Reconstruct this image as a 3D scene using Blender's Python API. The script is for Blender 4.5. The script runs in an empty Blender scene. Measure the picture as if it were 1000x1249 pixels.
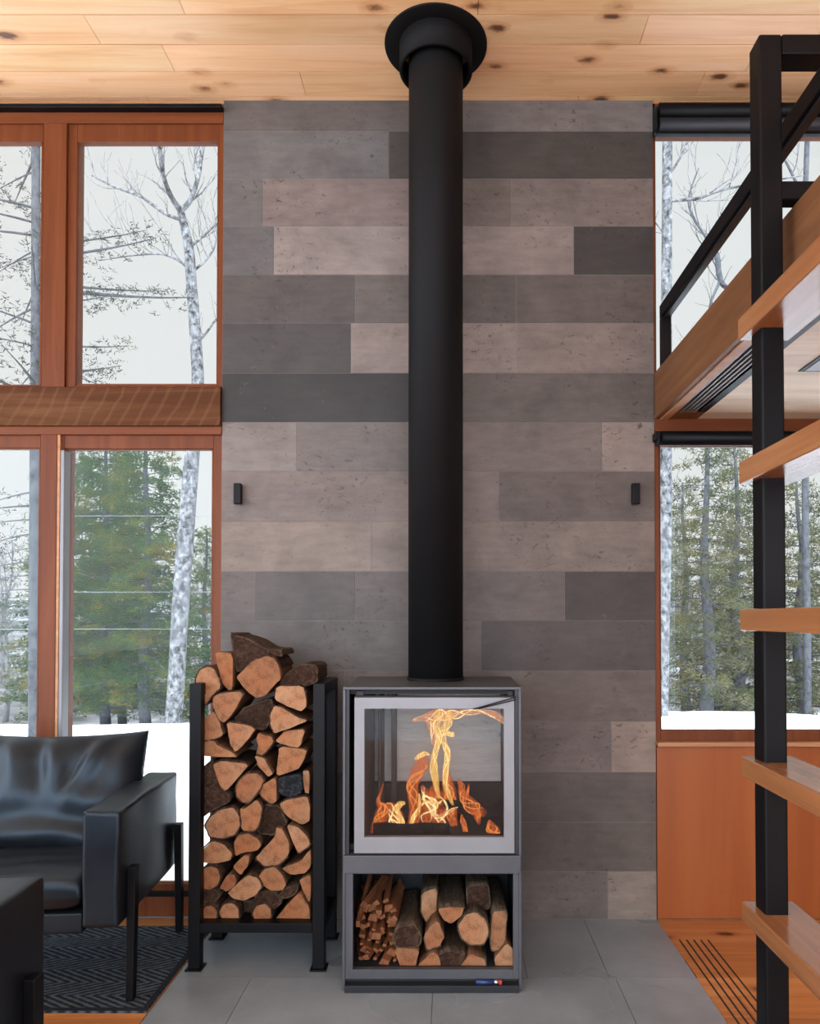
import bpy, bmesh, math, random
from mathutils import Vector, Matrix, noise as mnoise
R = math.radians
C = bpy.context.scene.collection
SC = bpy.context.scene
rng = random.Random(7)

# ------------------------------------------------------------------ camera model
F, CX, PITCH, HZ, EYE = 876.0, 550.0, R(1.0), 753.0, 1.23
CY = HZ - F * math.tan(PITCH)
cp, sp = math.cos(PITCH), math.sin(PITCH)

def at(px, py, Y):
    """point of the room seen at a pixel, at distance Y from the camera"""
    dx, dz = (px - CX) / F, (CY - py) / F
    y, z = cp - sp * dz, sp + cp * dz
    t = Y / y
    return Vector((dx * t, Y, EYE + z * t))

def floor_Y(py, h=0.0):
    dz = (CY - py) / F
    y, z = cp - sp * dz, sp + cp * dz
    return (h - EYE) / z * y

YW = floor_Y(1122)

def srgb(r, g, b, k=1.0):
    def f(c):
        c /= 255.0
        return (c / 12.92 if c <= 0.04045 else ((c + 0.055) / 1.055) ** 2.4) * k
    return (min(f(r), 1), min(f(g), 1), min(f(b), 1), 1.0)

# ------------------------------------------------------------------ node helper
class NT:
    def __init__(self, name):
        self.m = bpy.data.materials.new(name)
        self.m.use_nodes = True
        self.t = self.m.node_tree
        self.t.nodes.clear()
        self.out = self.n('ShaderNodeOutputMaterial')
    def n(self, typ, **kw):
        nd = self.t.nodes.new(typ)
        for k, v in kw.items():
            if k.startswith('i_'):
                nd.inputs[k[2:].replace('_', ' ')].default_value = v
            else:
                setattr(nd, k, v)
        return nd
    def l(self, a, b):
        self.t.links.new(a, b)
    def coord(self, scale=(1, 1, 1), kind='Object', rot=(0, 0, 0)):
        tc = self.n('ShaderNodeTexCoord')
        mp = self.n('ShaderNodeMapping')
        mp.inputs['Scale'].default_value = scale
        mp.inputs['Rotation'].default_value = rot
        self.l(tc.outputs[kind], mp.inputs['Vector'])
        return mp.outputs['Vector']
    def noise(self, vec, scale=5, detail=4, rough=0.55, dist=0.0):
        nd = self.n('ShaderNodeTexNoise')
        nd.inputs['Scale'].default_value = scale
        nd.inputs['Detail'].default_value = detail
        nd.inputs['Roughness'].default_value = rough
        nd.inputs['Distortion'].default_value = dist
        if vec is not None:
            self.l(vec, nd.inputs['Vector'])
        return nd.outputs['Fac']
    def ramp(self, fac, stops, interp='LINEAR'):
        r = self.n('ShaderNodeValToRGB')
        r.color_ramp.interpolation = interp
        e = r.color_ramp.elements
        while len(e) < len(stops):
            e.new(0.5)
        for i, (p, c) in enumerate(stops):
            e[i].position = p
            e[i].color = c if len(c) == 4 else (*c, 1)
        self.l(fac, r.inputs['Fac'])
        return r.outputs['Color']
    def g(self, v):
        return (v, v, v, 1)
    def mix(self, fac, a, b, blend='MIX'):
        nd = self.n('ShaderNodeMix', data_type='RGBA', blend_type=blend)
        for key, val in ((0, fac), (6, a), (7, b)):
            s = nd.inputs[key]
            if hasattr(val, 'is_output'):
                self.l(val, s)
            else:
                s.default_value = val
        return nd.outputs[2]
    def math(self, op, a, b=0.5, clamp=False):
        nd = self.n('ShaderNodeMath', operation=op, use_clamp=clamp)
        for i, v in enumerate((a, b)):
            if hasattr(v, 'is_output'):
                self.l(v, nd.inputs[i])
            else:
                nd.inputs[i].default_value = v
        return nd.outputs[0]
    def attr(self, name='tint'):
        return self.n('ShaderNodeAttribute', attribute_name=name).outputs['Color']
    def bump(self, h, strength=0.3, dist=0.01):
        b = self.n('ShaderNodeBump')
        b.inputs['Strength'].default_value = strength
        b.inputs['Distance'].default_value = dist
        self.l(h, b.inputs['Height'])
        return b.outputs['Normal']
    def principled(self, color, rough=0.5, metal=0.0, normal=None, spec=0.5):
        p = self.n('ShaderNodeBsdfPrincipled')
        for key, v in (('Base Color', color), ('Roughness', rough), ('Metallic', metal), ('Specular IOR Level', spec)):
            if hasattr(v, 'is_output'):
                self.l(v, p.inputs[key])
            else:
                p.inputs[key].default_value = v
        if normal is not None:
            self.l(normal, p.inputs['Normal'])
        self.l(p.outputs[0], self.out.inputs['Surface'])
        return self.m

# ------------------------------------------------------------------ materials
def m_plain(name, col, rough=0.5, metal=0.0, var=0.12, scale=12, bump=0.05, spec=0.5):
    t = NT(name)
    v = t.coord()
    n = t.noise(v, scale, 5)
    lo = tuple(c * (1 - var) for c in col[:3]); hi = tuple(min(1, c * (1 + var)) for c in col[:3])
    c = t.ramp(n, [(0.3, lo), (0.7, hi)])
    nb = t.noise(v, scale * 14, 3)
    return t.principled(c, rough, metal, t.bump(nb, bump, 0.002), spec)

def m_wood(name, dark, mid, light, axis='X', fine=1.0, rough=0.45, knots=0.0, tint=False, saw=0.0, spec=0.4):
    t = NT(name)
    lo, hi = 0.9 * fine, 16.0 * fine
    sc = {'X': (lo, hi, hi), 'Y': (hi, lo, hi), 'Z': (hi, hi, lo)}[axis]
    v = t.coord(sc)
    n = t.noise(v, 1.6, 6, 0.6, 0.6)
    c = t.ramp(n, [(0.25, dark), (0.5, mid), (0.75, light)])
    f = t.noise(v, 7.0, 3, 0.5)
    c = t.mix(t.math('MULTIPLY', f, 0.35), c, dark)
    big = t.noise(t.coord(), 1.3, 2)
    c = t.mix(t.math('MULTIPLY', big, 0.25), c, mid)
    if knots:
        ks = {'X': (4.6, 9.5, 0), 'Y': (8.5, 3.4, 8.5), 'Z': (8.5, 8.5, 3.4)}[axis]
        kv = t.coord(ks)
        jit = t.n('ShaderNodeTexNoise'); jit.inputs['Scale'].default_value = 6
        t.l(kv, jit.inputs['Vector'])
        mv = t.n('ShaderNodeVectorMath', operation='MULTIPLY_ADD')
        t.l(jit.outputs['Color'], mv.inputs[0]); mv.inputs[1].default_value = (0.14, 0.14, 0.14); t.l(kv, mv.inputs[2])
        vo = t.n('ShaderNodeTexVoronoi'); vo.inputs['Scale'].default_value = 1.0
        t.l(mv.outputs[0], vo.inputs['Vector'])
        sep = t.n('ShaderNodeSeparateColor'); t.l(vo.outputs['Color'], sep.inputs[0])
        on = t.math('GREATER_THAN', sep.outputs[0], 1 - knots)
        d = vo.outputs['Distance']
        halo = t.math('MULTIPLY', t.ramp(d, [(0.12, (1, 1, 1)), (0.34, (0, 0, 0))]), on)
        core = t.math('MULTIPLY', t.ramp(d, [(0.10, (1, 1, 1)), (0.19, (0, 0, 0))]), on)
        c = t.mix(t.math('MULTIPLY', halo, 0.65), c, (dark[0] * 0.75, dark[1] * 0.6, dark[2] * 0.5, 1))
        c = t.mix(t.math('MULTIPLY', core, 0.88), c, (dark[0] * 0.10, dark[1] * 0.07, dark[2] * 0.06, 1))
    if tint:
        c = t.mix(1.0, c, t.attr(), 'MULTIPLY')
    h = t.noise(v, 5.0, 4)
    if saw:
        w = t.n('ShaderNodeTexWave', bands_direction='X'); w.inputs['Scale'].default_value = 5.5
        w.inputs['Distortion'].default_value = 3.5; w.inputs['Detail'].default_value = 3
        t.l(t.coord((1, 1, 1), rot=(0, R(-28), 0)), w.inputs['Vector'])
        s = t.ramp(w.outputs['Fac'], [(0.82, (0, 0, 0)), (0.97, (1, 1, 1))])
        c = t.mix(t.math('MULTIPLY', s, saw), c, light)
        h = t.math('ADD', h, s)
    return t.principled(c, rough, 0, t.bump(h, 0.12, 0.004), spec)

M = {}
M['black_steel'] = m_plain('black_steel', (0.0035, 0.0035, 0.0042), 0.42, 0.0, 0.2, 9, 0.05, 0.16)
M['pipe_black'] = m_plain('pipe_black', (0.0048, 0.0048, 0.0052), 0.6, 0.0, 0.15, 7, 0.04, 0.16)
M['rubber'] = m_plain('rubber', (0.012, 0.012, 0.012), 0.7)
M['blind_fabric'] = m_plain('blind_fabric', (0.010, 0.013, 0.018), 0.5, 0.0, 0.2, 30, 0.1)
M['stove_dark'] = m_plain('stove_dark', (0.018, 0.018, 0.02), 0.42, 0.2, 0.15, 8, 0.05)
M['stove_grey'] = m_plain('stove_grey', (0.075, 0.075, 0.082), 0.42, 0.25, 0.12, 6, 0.05)
M['stove_light'] = m_plain('stove_light', (0.225, 0.222, 0.232), 0.4, 0.2, 0.10, 5, 0.05)
M['stove_edge'] = m_plain('stove_edge', (0.20, 0.20, 0.21), 0.38, 0.3, 0.1, 5, 0.05)
M['niche_dark'] = m_plain('niche_dark', (0.012, 0.014, 0.018), 0.6, 0.0, 0.2, 6, 0.05)
M['soot'] = m_plain('soot', (0.012, 0.009, 0.008), 0.85, 0.0, 0.4, 9, 0.3)
M['chrome'] = m_plain('chrome', (0.6, 0.6, 0.6), 0.2, 1.0, 0.05)
M['lighter_blue'] = m_plain('lighter_blue', (0.012, 0.03, 0.11), 0.3)
M['lighter_red'] = m_plain('lighter_red', (0.5, 0.03, 0.02), 0.3)
M['brown_metal'] = m_plain('brown_metal', (0.028, 0.016, 0.012), 0.6, 0.0, 0.35, 6, 0.2)
M['fir'] = m_wood('fir', srgb(128, 66, 34, 0.42), srgb(162, 88, 48, 0.42), srgb(184, 108, 62, 0.42), 'Z', 0.9, 0.42, spec=0.2)
M['fir_h'] = m_wood('fir_h', srgb(130, 68, 36, 0.45), srgb(164, 90, 50, 0.45), srgb(186, 110, 64, 0.45), 'X', 0.9, 0.42, spec=0.2)
M['fir_pale'] = m_wood('fir_pale', srgb(176, 118, 76, 0.75), srgb(205, 150, 104, 0.75), srgb(222, 176, 130, 0.75), 'X', 0.9, 0.5)
M['beam'] = m_wood('beam', srgb(110, 66, 40, 0.30), srgb(150, 94, 58, 0.30), srgb(190, 138, 94, 0.34), 'X', 0.6, 0.7, saw=0.3, spec=0.12)
M['fascia'] = m_wood('fascia', srgb(110, 72, 46, 0.62), srgb(150, 102, 66, 0.62), srgb(176, 126, 86, 0.62), 'Y', 0.6, 0.5, spec=0.2)
M['tread'] = m_wood('tread', srgb(134, 84, 50, 0.8), srgb(174, 116, 72, 0.8), srgb(202, 146, 98, 0.8), 'Y', 0.7, 0.22, spec=0.6)
M['panel'] = m_wood('panel', srgb(156, 80, 34, 0.66), srgb(184, 100, 46, 0.66), srgb(200, 118, 60, 0.66), 'Z', 0.28, 0.4)
M['ceiling'] = m_wood('ceiling', srgb(220, 170, 120), srgb(247, 214, 168), srgb(254, 232, 198), 'X', 0.8, 0.45, knots=0.6, tint=True)
M['pine_pale'] = m_wood('pine_pale', srgb(196, 178, 156), srgb(222, 208, 188), srgb(236, 226, 210), 'X', 0.9, 0.5, tint=True)
M['floorwood'] = m_wood('floorwood', srgb(160, 94, 48, 0.9), srgb(205, 136, 78, 0.9), srgb(226, 164, 104, 0.9), 'X', 0.8, 0.32, knots=0.22, tint=True, spec=0.5)
M['kindling'] = m_wood('kindling', srgb(120, 66, 36, 0.55), srgb(176, 108, 64, 0.55), srgb(210, 150, 100, 0.55), 'Y', 2.0, 0.7)
M['wall_wood'] = m_wood('wall_wood', srgb(150, 92, 54), srgb(186, 122, 76), srgb(206, 146, 98), 'X', 0.7, 0.5)

def m_tile():
    t = NT('concrete_tile')
    v = t.coord()
    base = t.attr()
    n1 = t.noise(v, 4.5, 7, 0.62, 0.4)
    n2 = t.noise(t.coord((1.0, 1, 4.0)), 9, 5, 0.6)
    c = t.mix(1.0, base, t.ramp(n1, [(0.25, (0.66, 0.66, 0.66)), (0.5, (1.0, 1.0, 1.0)), (0.78, (1.30, 1.30, 1.28))]), 'MULTIPLY')
    c = t.mix(0.55, c, t.mix(1.0, c, t.ramp(n2, [(0.3, (0.7, 0.69, 0.68)), (0.7, (1.22, 1.2, 1.18))]), 'MULTIPLY'))
    mask = t.ramp(t.noise(v, 3.6, 4, 0.6), [(0.49, (0, 0, 0)), (0.57, (1, 1, 1))])
    pit = t.ramp(t.noise(t.coord((1, 1, 1.5)), 34, 4, 0.7, 0.8), [(0.33, (1, 1, 1)), (0.42, (0, 0, 0))])
    pits = t.math('MULTIPLY', mask, pit)
    pit2 = t.ramp(t.noise(v, 85, 2, 0.5), [(0.27, (1, 1, 1)), (0.33, (0, 0, 0))])
    pits = t.math('MAXIMUM', pits, t.math('MULTIPLY', pit2, 0.7))
    c = t.mix(t.math('MULTIPLY', pits, 0.72), c, (0.02, 0.018, 0.016, 1))
    lt = t.ramp(t.noise(v, 16, 4, 0.7, 1.5), [(0.66, (0, 0, 0)), (0.74, (1, 1, 1))])
    c = t.mix(t.math('MULTIPLY', lt, 0.25), c, (0.24, 0.23, 0.225, 1))
    h = t.math('SUBTRACT', t.math('MULTIPLY', t.noise(v, 30, 5), 0.4), pits)
    return t.principled(c, 0.55, 0, t.bump(h, 0.35, 0.003), 0.4)
M['tile'] = m_tile()
M['grout'] = m_plain('grout', (0.22, 0.20, 0.185), 0.9)

def m_hearth():
    t = NT('slate_tile')
    v = t.coord()
    n1 = t.noise(v, 3.0, 6, 0.6, 0.0)
    c = t.mix(1.0, t.attr(), t.ramp(n1, [(0.1, (0.6, 0.6, 0.6)), (0.9, (1.4, 1.4, 1.4))]), 'MULTIPLY')
    n2 = t.noise(v, 1.2, 3)
    rgh = t.ramp(n2, [(0.3, (0.22, 0.22, 0.22)), (0.7, (0.36, 0.36, 0.36))])
    return t.principled(c, rgh, 0, t.bump(t.noise(v, 24, 5), 0.12, 0.003), 0.5)
M['hearth'] = m_hearth()
M['hearth_grout'] = m_plain('hearth_grout', (0.07, 0.07, 0.075), 0.9)

def m_rug():
    t = NT('herringbone_rug')
    tc = t.n('ShaderNodeTexCoord')
    s = t.n('ShaderNodeSeparateXYZ'); t.l(tc.outputs['Object'], s.inputs[0])
    x, y = s.outputs[0], s.outputs[1]
    # bands of .17 m whose ribs turn one way, then the other
    tri = t.math('PINGPONG', t.math('ADD', y, 5.0), 0.085)
    ph = t.math('ADD', t.math('MULTIPLY', x, 0.8), t.math('MULTIPLY', tri, 1.5))
    st = t.math('SINE', t.math('MULTIPLY', ph, 190.0))
    n = t.noise(tc.outputs['Object'], 60, 4)
    k = t.math('ADD', t.math('MULTIPLY', st, 0.3), n)
    c = t.ramp(k, [(0.25, (0.008, 0.011, 0.016)), (0.8, (0.085, 0.104, 0.125))])
    return t.principled(c, 0.95, 0, t.bump(k, 0.6, 0.006), 0.2)
M['rug'] = m_rug()
M['rug_edge'] = m_plain('rug_edge', (0.014, 0.017, 0.022), 0.95, 0, 0.3, 80, 0.4, 0.2)

def m_leather():
    t = NT('black_leather')
    v = t.coord()
    vo = t.n('ShaderNodeTexVoronoi'); vo.inputs['Scale'].default_value = 260
    t.l(v, vo.inputs['Vector'])
    n = t.noise(v, 7, 5)
    c = t.ramp(n, [(0.3, (0.005, 0.006, 0.008)), (0.7, (0.010, 0.0118, 0.0155))])
    h = t.math('ADD', t.math('MULTIPLY', vo.outputs['Distance'], 0.35), t.noise(v, 16, 4))
    rr = t.ramp(t.noise(v, 5, 3), [(0.3, (0.36, 0.36, 0.36)), (0.7, (0.46, 0.46, 0.46))])
    m = t.principled(c, rr, 0, t.bump(h, 0.10, 0.004), 0.5)
    p = [n for n in t.t.nodes if n.type == 'BSDF_PRINCIPLED'][0]
    p.inputs['Specular Tint'].default_value = (0.62, 0.82, 1.0, 1)
    return m
M['leather'] = m_leather()

def m_endgrain():
    t = NT('log_end')
    uv = t.n('ShaderNodeTexCoord').outputs['UV']
    nz = t.n('ShaderNodeTexNoise'); nz.inputs['Scale'].default_value = 22; nz.inputs['Detail'].default_value = 4
    t.l(uv, nz.inputs['Vector'])
    mv = t.n('ShaderNodeVectorMath', operation='MULTIPLY_ADD')
    t.l(nz.outputs['Color'], mv.inputs[0]); mv.inputs[1].default_value = (0.012, 0.012, 0.012); t.l(uv, mv.inputs[2])
    ln = t.n('ShaderNodeVectorMath', operation='LENGTH'); t.l(mv.outputs[0], ln.inputs[0])
    d = ln.outputs['Value']
    ring = t.math('SINE', t.math('MULTIPLY', d, 800.0))
    oi = t.n('ShaderNodeObjectInfo')
    base = t.ramp(oi.outputs['Random'], [(0.0, srgb(176, 118, 80, .62)), (0.35, srgb(200, 146, 106, .62)), (0.6, srgb(188, 124, 80, .6)), (1.0, srgb(216, 166, 124, .66))])
    c = t.mix(t.math('MULTIPLY', t.math('ADD', ring, 1.0), 0.10), base, srgb(100, 52, 28, .5))
    heart = t.ramp(d, [(0.0, (1, 1, 1)), (0.05, (0, 0, 0))])
    c = t.mix(t.math('MULTIPLY', heart, 0.35), c, srgb(150, 78, 38))
    blot = t.noise(uv, 28, 5, 0.65)
    c = t.mix(1.0, c, t.ramp(blot, [(0.28, (0.42, 0.36, 0.32)), (0.5, (0.95, 0.95, 0.95)), (0.75, (1.2, 1.2, 1.2))]), 'MULTIPLY')
    # saw scratches and radial checks
    w = t.n('ShaderNodeMapping'); w.inputs['Scale'].default_value = (25, 300, 1); w.inputs['Rotation'].default_value = (0, 0, 0.5)
    t.l(uv, w.inputs['Vector'])
    sc = t.noise(w.outputs[0], 1.0, 3)
    c = t.mix(t.math('MULTIPLY', t.ramp(sc, [(0.55, (0, 0, 0)), (0.75, (1, 1, 1))]), 0.25), c, srgb(120, 66, 36))
    sx = t.n('ShaderNodeSeparateXYZ'); t.l(mv.outputs[0], sx.inputs[0])
    ang = t.math('ARCTAN2', sx.outputs[1], sx.outputs[0])
    cv = t.n('ShaderNodeCombineXYZ'); t.l(t.math('MULTIPLY', ang, 3.0), cv.inputs[0]); t.l(oi.outputs['Random'], cv.inputs[1])
    ck = t.ramp(t.noise(cv.outputs[0], 2.3, 2), [(0.30, (1, 1, 1)), (0.325, (0, 0, 0))])
    c = t.mix(t.math('MULTIPLY', ck, 0.5), c, srgb(70, 36, 20))
    h = t.math('ADD', t.math('MULTIPLY', sc, 0.7), blot)
    return t.principled(c, 0.8, 0, t.bump(h, 0.45, 0.004), 0.25)
M['log_end'] = m_endgrain()

def m_split():
    t = NT('split_wood')
    v = t.coord((26, 2.5, 26))
    n = t.noise(v, 1.5, 6, 0.65, 0.8)
    oi = t.n('ShaderNodeObjectInfo')
    c = t.ramp(n, [(0.2, srgb(92, 58, 38, .5)), (0.5, srgb(150, 102, 68, .5)), (0.8, srgb(186, 136, 98, .5))])
    c = t.mix(t.math('MULTIPLY', oi.outputs['Random'], 0.4), c, srgb(90, 62, 46, .4))
    return t.principled(c, 0.85, 0, t.bump(n, 0.6, 0.008), 0.2)
M['split'] = m_split()

def m_bark(name, a, b, c3, sc=(30, 6, 30)):
    t = NT(name)
    v = t.coord(sc)
    n = t.noise(v, 1.4, 7, 0.7, 1.2)
    oi = t.n('ShaderNodeObjectInfo')
    c = t.ramp(n, [(0.3, a), (0.5, b), (0.72, c3)])
    c = t.mix(t.math('MULTIPLY', oi.outputs['Random'], 0.45), c, a)
    return t.principled(c, 0.92, 0, t.bump(n, 0.9, 0.012), 0.15)
M['bark'] = m_bark('log_bark', srgb(44, 30, 22, .6), srgb(88, 62, 48, .6), srgb(138, 108, 88, .6))
M['bark_grey'] = m_bark('log_bark_grey', srgb(66, 54, 44, .45), srgb(122, 100, 80, .45), srgb(170, 146, 118, .45))
M['char'] = m_bark('charred_wood', (0.006, 0.006, 0.007, 1), (0.02, 0.021, 0.024, 1), (0.09, 0.095, 0.11, 1), (40, 12, 40))
M['ember'] = m_bark('burning_wood', (0.004, 0.003, 0.003, 1), (0.015, 0.009, 0.007, 1), (0.05, 0.025, 0.016, 1))

# outdoors
M['snow'] = m_plain('snow', (0.78, 0.80, 0.83), 0.8, 0, 0.05, 1.5, 0.25, 0.2)
def m_bg_ground():
    t = NT('far_ground')
    v = t.coord()
    n = t.noise(v, 0.35, 6, 0.65)
    c = t.ramp(n, [(0.36, (0.05, 0.047, 0.043)), (0.52, (0.12, 0.12, 0.122)), (0.68, (0.36, 0.37, 0.39))])
    return t.principled(c, 0.95, 0, t.bump(t.noise(v, 3, 4), 0.5, 0.1), 0.1)
M['far_ground'] = m_bg_ground()
def m_birch(name, pale, mid, dark, th=0.36):
    t = NT(name)
    n = t.noise(t.coord((9, 9, 7.0)), 1.5, 6, 0.75, 0.3)
    c = t.ramp(n, [(th, dark), (th + 0.12, mid), (th + 0.28, pale)])
    return t.principled(c, 0.9, 0, t.bump(n, 0.5, 0.02), 0.2)
M['birch'] = m_birch('pale_bark', (0.27, 0.27, 0.275, 1), (0.12, 0.12, 0.125, 1), (0.022, 0.022, 0.022, 1), 0.38)
M['trunk_grey'] = m_birch('grey_bark', (0.085, 0.09, 0.098, 1), (0.05, 0.052, 0.058, 1), (0.018, 0.018, 0.02, 1), 0.3)
M['trunk_hazed'] = m_birch('hazed_bark', (0.20, 0.195, 0.195, 1), (0.13, 0.127, 0.125, 1), (0.07, 0.067, 0.065, 1), 0.3)  # distance haze is put into this paler bark colour
def m_needles(name, a, b, c3):
    t = NT(name)
    n = t.noise(t.coord(), 1.6, 5, 0.6)
    c = t.ramp(n, [(0.36, a), (0.52, b), (0.66, c3)])
    p = t.n('ShaderNodeBsdfDiffuse'); t.l(c, p.inputs['Color'])
    q = t.n('ShaderNodeBsdfTranslucent'); t.l(c, q.inputs['Color'])
    mx = t.n('ShaderNodeMixShader'); mx.inputs[0].default_value = 0.4
    t.l(p.outputs[0], mx.inputs[1]); t.l(q.outputs[0], mx.inputs[2])
    t.l(mx.outputs[0], t.out.inputs['Surface'])
    return t.m
M['needles'] = m_needles('green_needles', (0.026, 0.060, 0.026, 1), (0.060, 0.098, 0.034, 1), (0.20, 0.155, 0.035, 1))
M['needles_olive'] = m_needles('olive_needles', (0.062, 0.075, 0.046, 1), (0.105, 0.112, 0.066, 1), (0.19, 0.17, 0.085, 1))
M['needles_dark'] = m_needles('dark_needles', (0.038, 0.046, 0.042, 1), (0.06, 0.072, 0.062, 1), (0.12, 0.115, 0.07, 1))

def m_glass(name, refl=1.0, tint=(0.97, 0.985, 0.98, 1), ior=1.45):
    t = NT(name)
    tr = t.n('ShaderNodeBsdfTransparent'); tr.inputs['Color'].default_value = tint
    gl = t.n('ShaderNodeBsdfGlossy'); gl.inputs['Roughness'].default_value = 0.0
    fr = t.n('ShaderNodeFresnel'); fr.inputs['IOR'].default_value = ior
    mx = t.n('ShaderNodeMixShader')
    t.l(t.math('MULTIPLY', fr.outputs[0], refl, True), mx.inputs[0])
    t.l(tr.outputs[0], mx.inputs[1]); t.l(gl.outputs[0], mx.inputs[2])
    t.l(mx.outputs[0], t.out.inputs['Surface'])
    return t.m
M['glass'] = m_glass('window_glass', 0.3)
M['stove_glass'] = m_glass('stove_glass', 0.3, (0.93, 0.91, 0.89, 1), 1.5)

def m_flame(name, core, rim, amax, strength):
    t = NT(name)
    lw = t.n('ShaderNodeLayerWeight'); lw.inputs['Blend'].default_value = 0.5
    inv = t.math('SUBTRACT', 1.0, lw.outputs['Facing'])
    n = t.ramp(t.noise(t.coord((70, 70, 16)), 1.0, 4, 0.6, 1.6), [(0.32, (0.25, 0.25, 0.25)), (0.66, (1.25, 1.25, 1.25))])
    k = t.math('MULTIPLY', inv, n, True)
    col = t.ramp(k, [(0.05, rim), (0.75, core)])
    em = t.n('ShaderNodeEmission'); t.l(col, em.inputs['Color']); em.inputs['Strength'].default_value = strength
    tr = t.n('ShaderNodeBsdfTransparent')
    mx = t.n('ShaderNodeMixShader')
    a = t.math('MULTIPLY', t.math('POWER', k, 1.3), amax, True)
    t.l(a, mx.inputs[0]); t.l(tr.outputs[0], mx.inputs[1]); t.l(em.outputs[0], mx.inputs[2])
    t.l(mx.outputs[0], t.out.inputs['Surface'])
    return t.m
M['flame_hot'] = m_flame('flame_hot', (1.0, 0.60, 0.15, 1), (1.0, 0.22, 0.04, 1), 0.72, 1.05)
M['flame_orange'] = m_flame('flame_orange', (0.85, 0.17, 0.035, 1), (0.42, 0.045, 0.015, 1), 0.62, 0.8)
M['flame_pale'] = m_flame('flame_pale', (1.0, 0.40, 0.20, 1), (0.7, 0.14, 0.06, 1), 0.6, 0.8)
M['flame_streak'] = m_flame('flame_streak', (1.0, 0.82, 0.40, 1), (1.0, 0.42, 0.10, 1), 1.1, 1.25)
M['flame_ember'] = m_flame('flame_ember', (1.0, 0.36, 0.08, 1), (0.8, 0.14, 0.03, 1), 0.9, 0.95)

# ------------------------------------------------------------------ mesh builder
OFF = {}

def tag(o, label=None, cat=None, group=None, kind=None):
    if label: o['label'] = label
    if cat: o['category'] = cat
    if group: o['group'] = group
    if kind: o['kind'] = kind
    return o

def empty(name, loc, label=None, cat=None, group=None, kind=None):
    o = bpy.data.objects.new(name, None)
    o.empty_display_size = 0.1
    C.objects.link(o)
    o.location = loc
    OFF[o] = Vector(loc)
    return tag(o, label, cat, group, kind)

class MB:
    def __init__(self):
        self.bm = bmesh.new()
        self.uv = self.bm.loops.layers.uv.new('UVMap')
        self.tint = self.bm.loops.layers.float_color.new('tint')
    def face(self, vs, mi=0, tint=None, smooth=False):
        f = self.bm.faces.new(vs)
        f.material_index = mi
        f.smooth = smooth
        if tint:
            for l in f.loops:
                l[self.tint] = tint
        return f
    def box(self, x0, x1, y0, y1, z0, z1, mi=0, tint=None):
        v = [self.bm.verts.new((x, y, z)) for z in (z0, z1) for y in (y0, y1) for x in (x0, x1)]
        for q in ((0, 2, 3, 1), (4, 5, 7, 6), (0, 1, 5, 4), (2, 6, 7, 3), (0, 4, 6, 2), (1, 3, 7, 5)):
            self.face([v[i] for i in q], mi, tint)
        return self
    def hexa(self, pts, mi=0, tint=None):
        """eight points ordered like box(): x fastest, then y, then z"""
        v = [self.bm.verts.new(p) for p in pts]
        for q in ((0, 2, 3, 1), (4, 5, 7, 6), (0, 1, 5, 4), (2, 6, 7, 3), (0, 4, 6, 2), (1, 3, 7, 5)):
            self.face([v[i] for i in q], mi, tint)
        return self
    def lathe(self, cx, cy, prof, n=48, mi=0):
        rings = []
        for r, z in prof:
            rings.append([self.bm.verts.new((cx + r * math.cos(2 * math.pi * i / n), cy + r * math.sin(2 * math.pi * i / n), z)) for i in range(n)])
        for a, b in zip(rings, rings[1:]):
            for i in range(n):
                self.face([a[i], a[(i + 1) % n], b[(i + 1) % n], b[i]], mi, None, True)
        return self
    def tube(self, pts, radii, n=8, mi=0, squash=1.0, cap=True):
        pts = [Vector(p) for p in pts]
        if not hasattr(radii, '__len__'):
            radii = [radii] * len(pts)
        rings = []
        up = Vector((0, 1, 0))
        for i, p in enumerate(pts):
            d = (pts[min(i + 1, len(pts) - 1)] - pts[max(i - 1, 0)])
            d = d.normalized() if d.length > 1e-9 else Vector((0, 0, 1))
            a = up - d * up.dot(d)
            if a.length < 0.05:
                a = Vector((1, 0, 0)) - d * d.x
            a.normalize()
            b = d.cross(a)
            rings.append([self.bm.verts.new(p + a * (radii[i] * squash * math.cos(2 * math.pi * k / n)) + b * (radii[i] * math.sin(2 * math.pi * k / n))) for k in range(n)])
        for r0, r1 in zip(rings, rings[1:]):
            for k in range(n):
                self.face([r0[k], r0[(k + 1) % n], r1[(k + 1) % n], r1[k]], mi, None, True)
        if cap:
            self.face(list(reversed(rings[0])), mi)
            self.face(rings[-1], mi)
        return self
    def build(self, name, mats, parent=None, bevel=0.0, origin=None, seg=2, recalc=True, local=False):
        if recalc:
            bmesh.ops.recalc_face_normals(self.bm, faces=self.bm.faces)
        if not isinstance(mats, (list, tuple)):
            mats = [mats]
        if parent is not None:
            off = Vector((0, 0, 0)) if local else OFF.get(parent, Vector((0, 0, 0)))
        else:
            if origin is None:
                xs = [v.co for v in self.bm.verts]
                lo = Vector([min(c[i] for c in xs) for i in range(3)]); hi = Vector([max(c[i] for c in xs) for i in range(3)])
                origin = Vector(((lo.x + hi.x) / 2, (lo.y + hi.y) / 2, lo.z))
            off = Vector(origin)
        bmesh.ops.translate(self.bm, verts=self.bm.verts, vec=-off)
        me = bpy.data.meshes.new(name)
        self.bm.to_mesh(me)
        self.bm.free()
        for m in mats:
            me.materials.append(m)
        o = bpy.data.objects.new(name, me)
        C.objects.link(o)
        if parent is not None:
            o.parent = parent
            OFF[o] = off
        else:
            o.location = off
            OFF[o] = off
        if bevel:
            b = o.modifiers.new('bevel', 'BEVEL')
            b.width = bevel; b.segments = seg; b.limit_method = 'ANGLE'; b.angle_limit = R(40)
        return o

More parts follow.
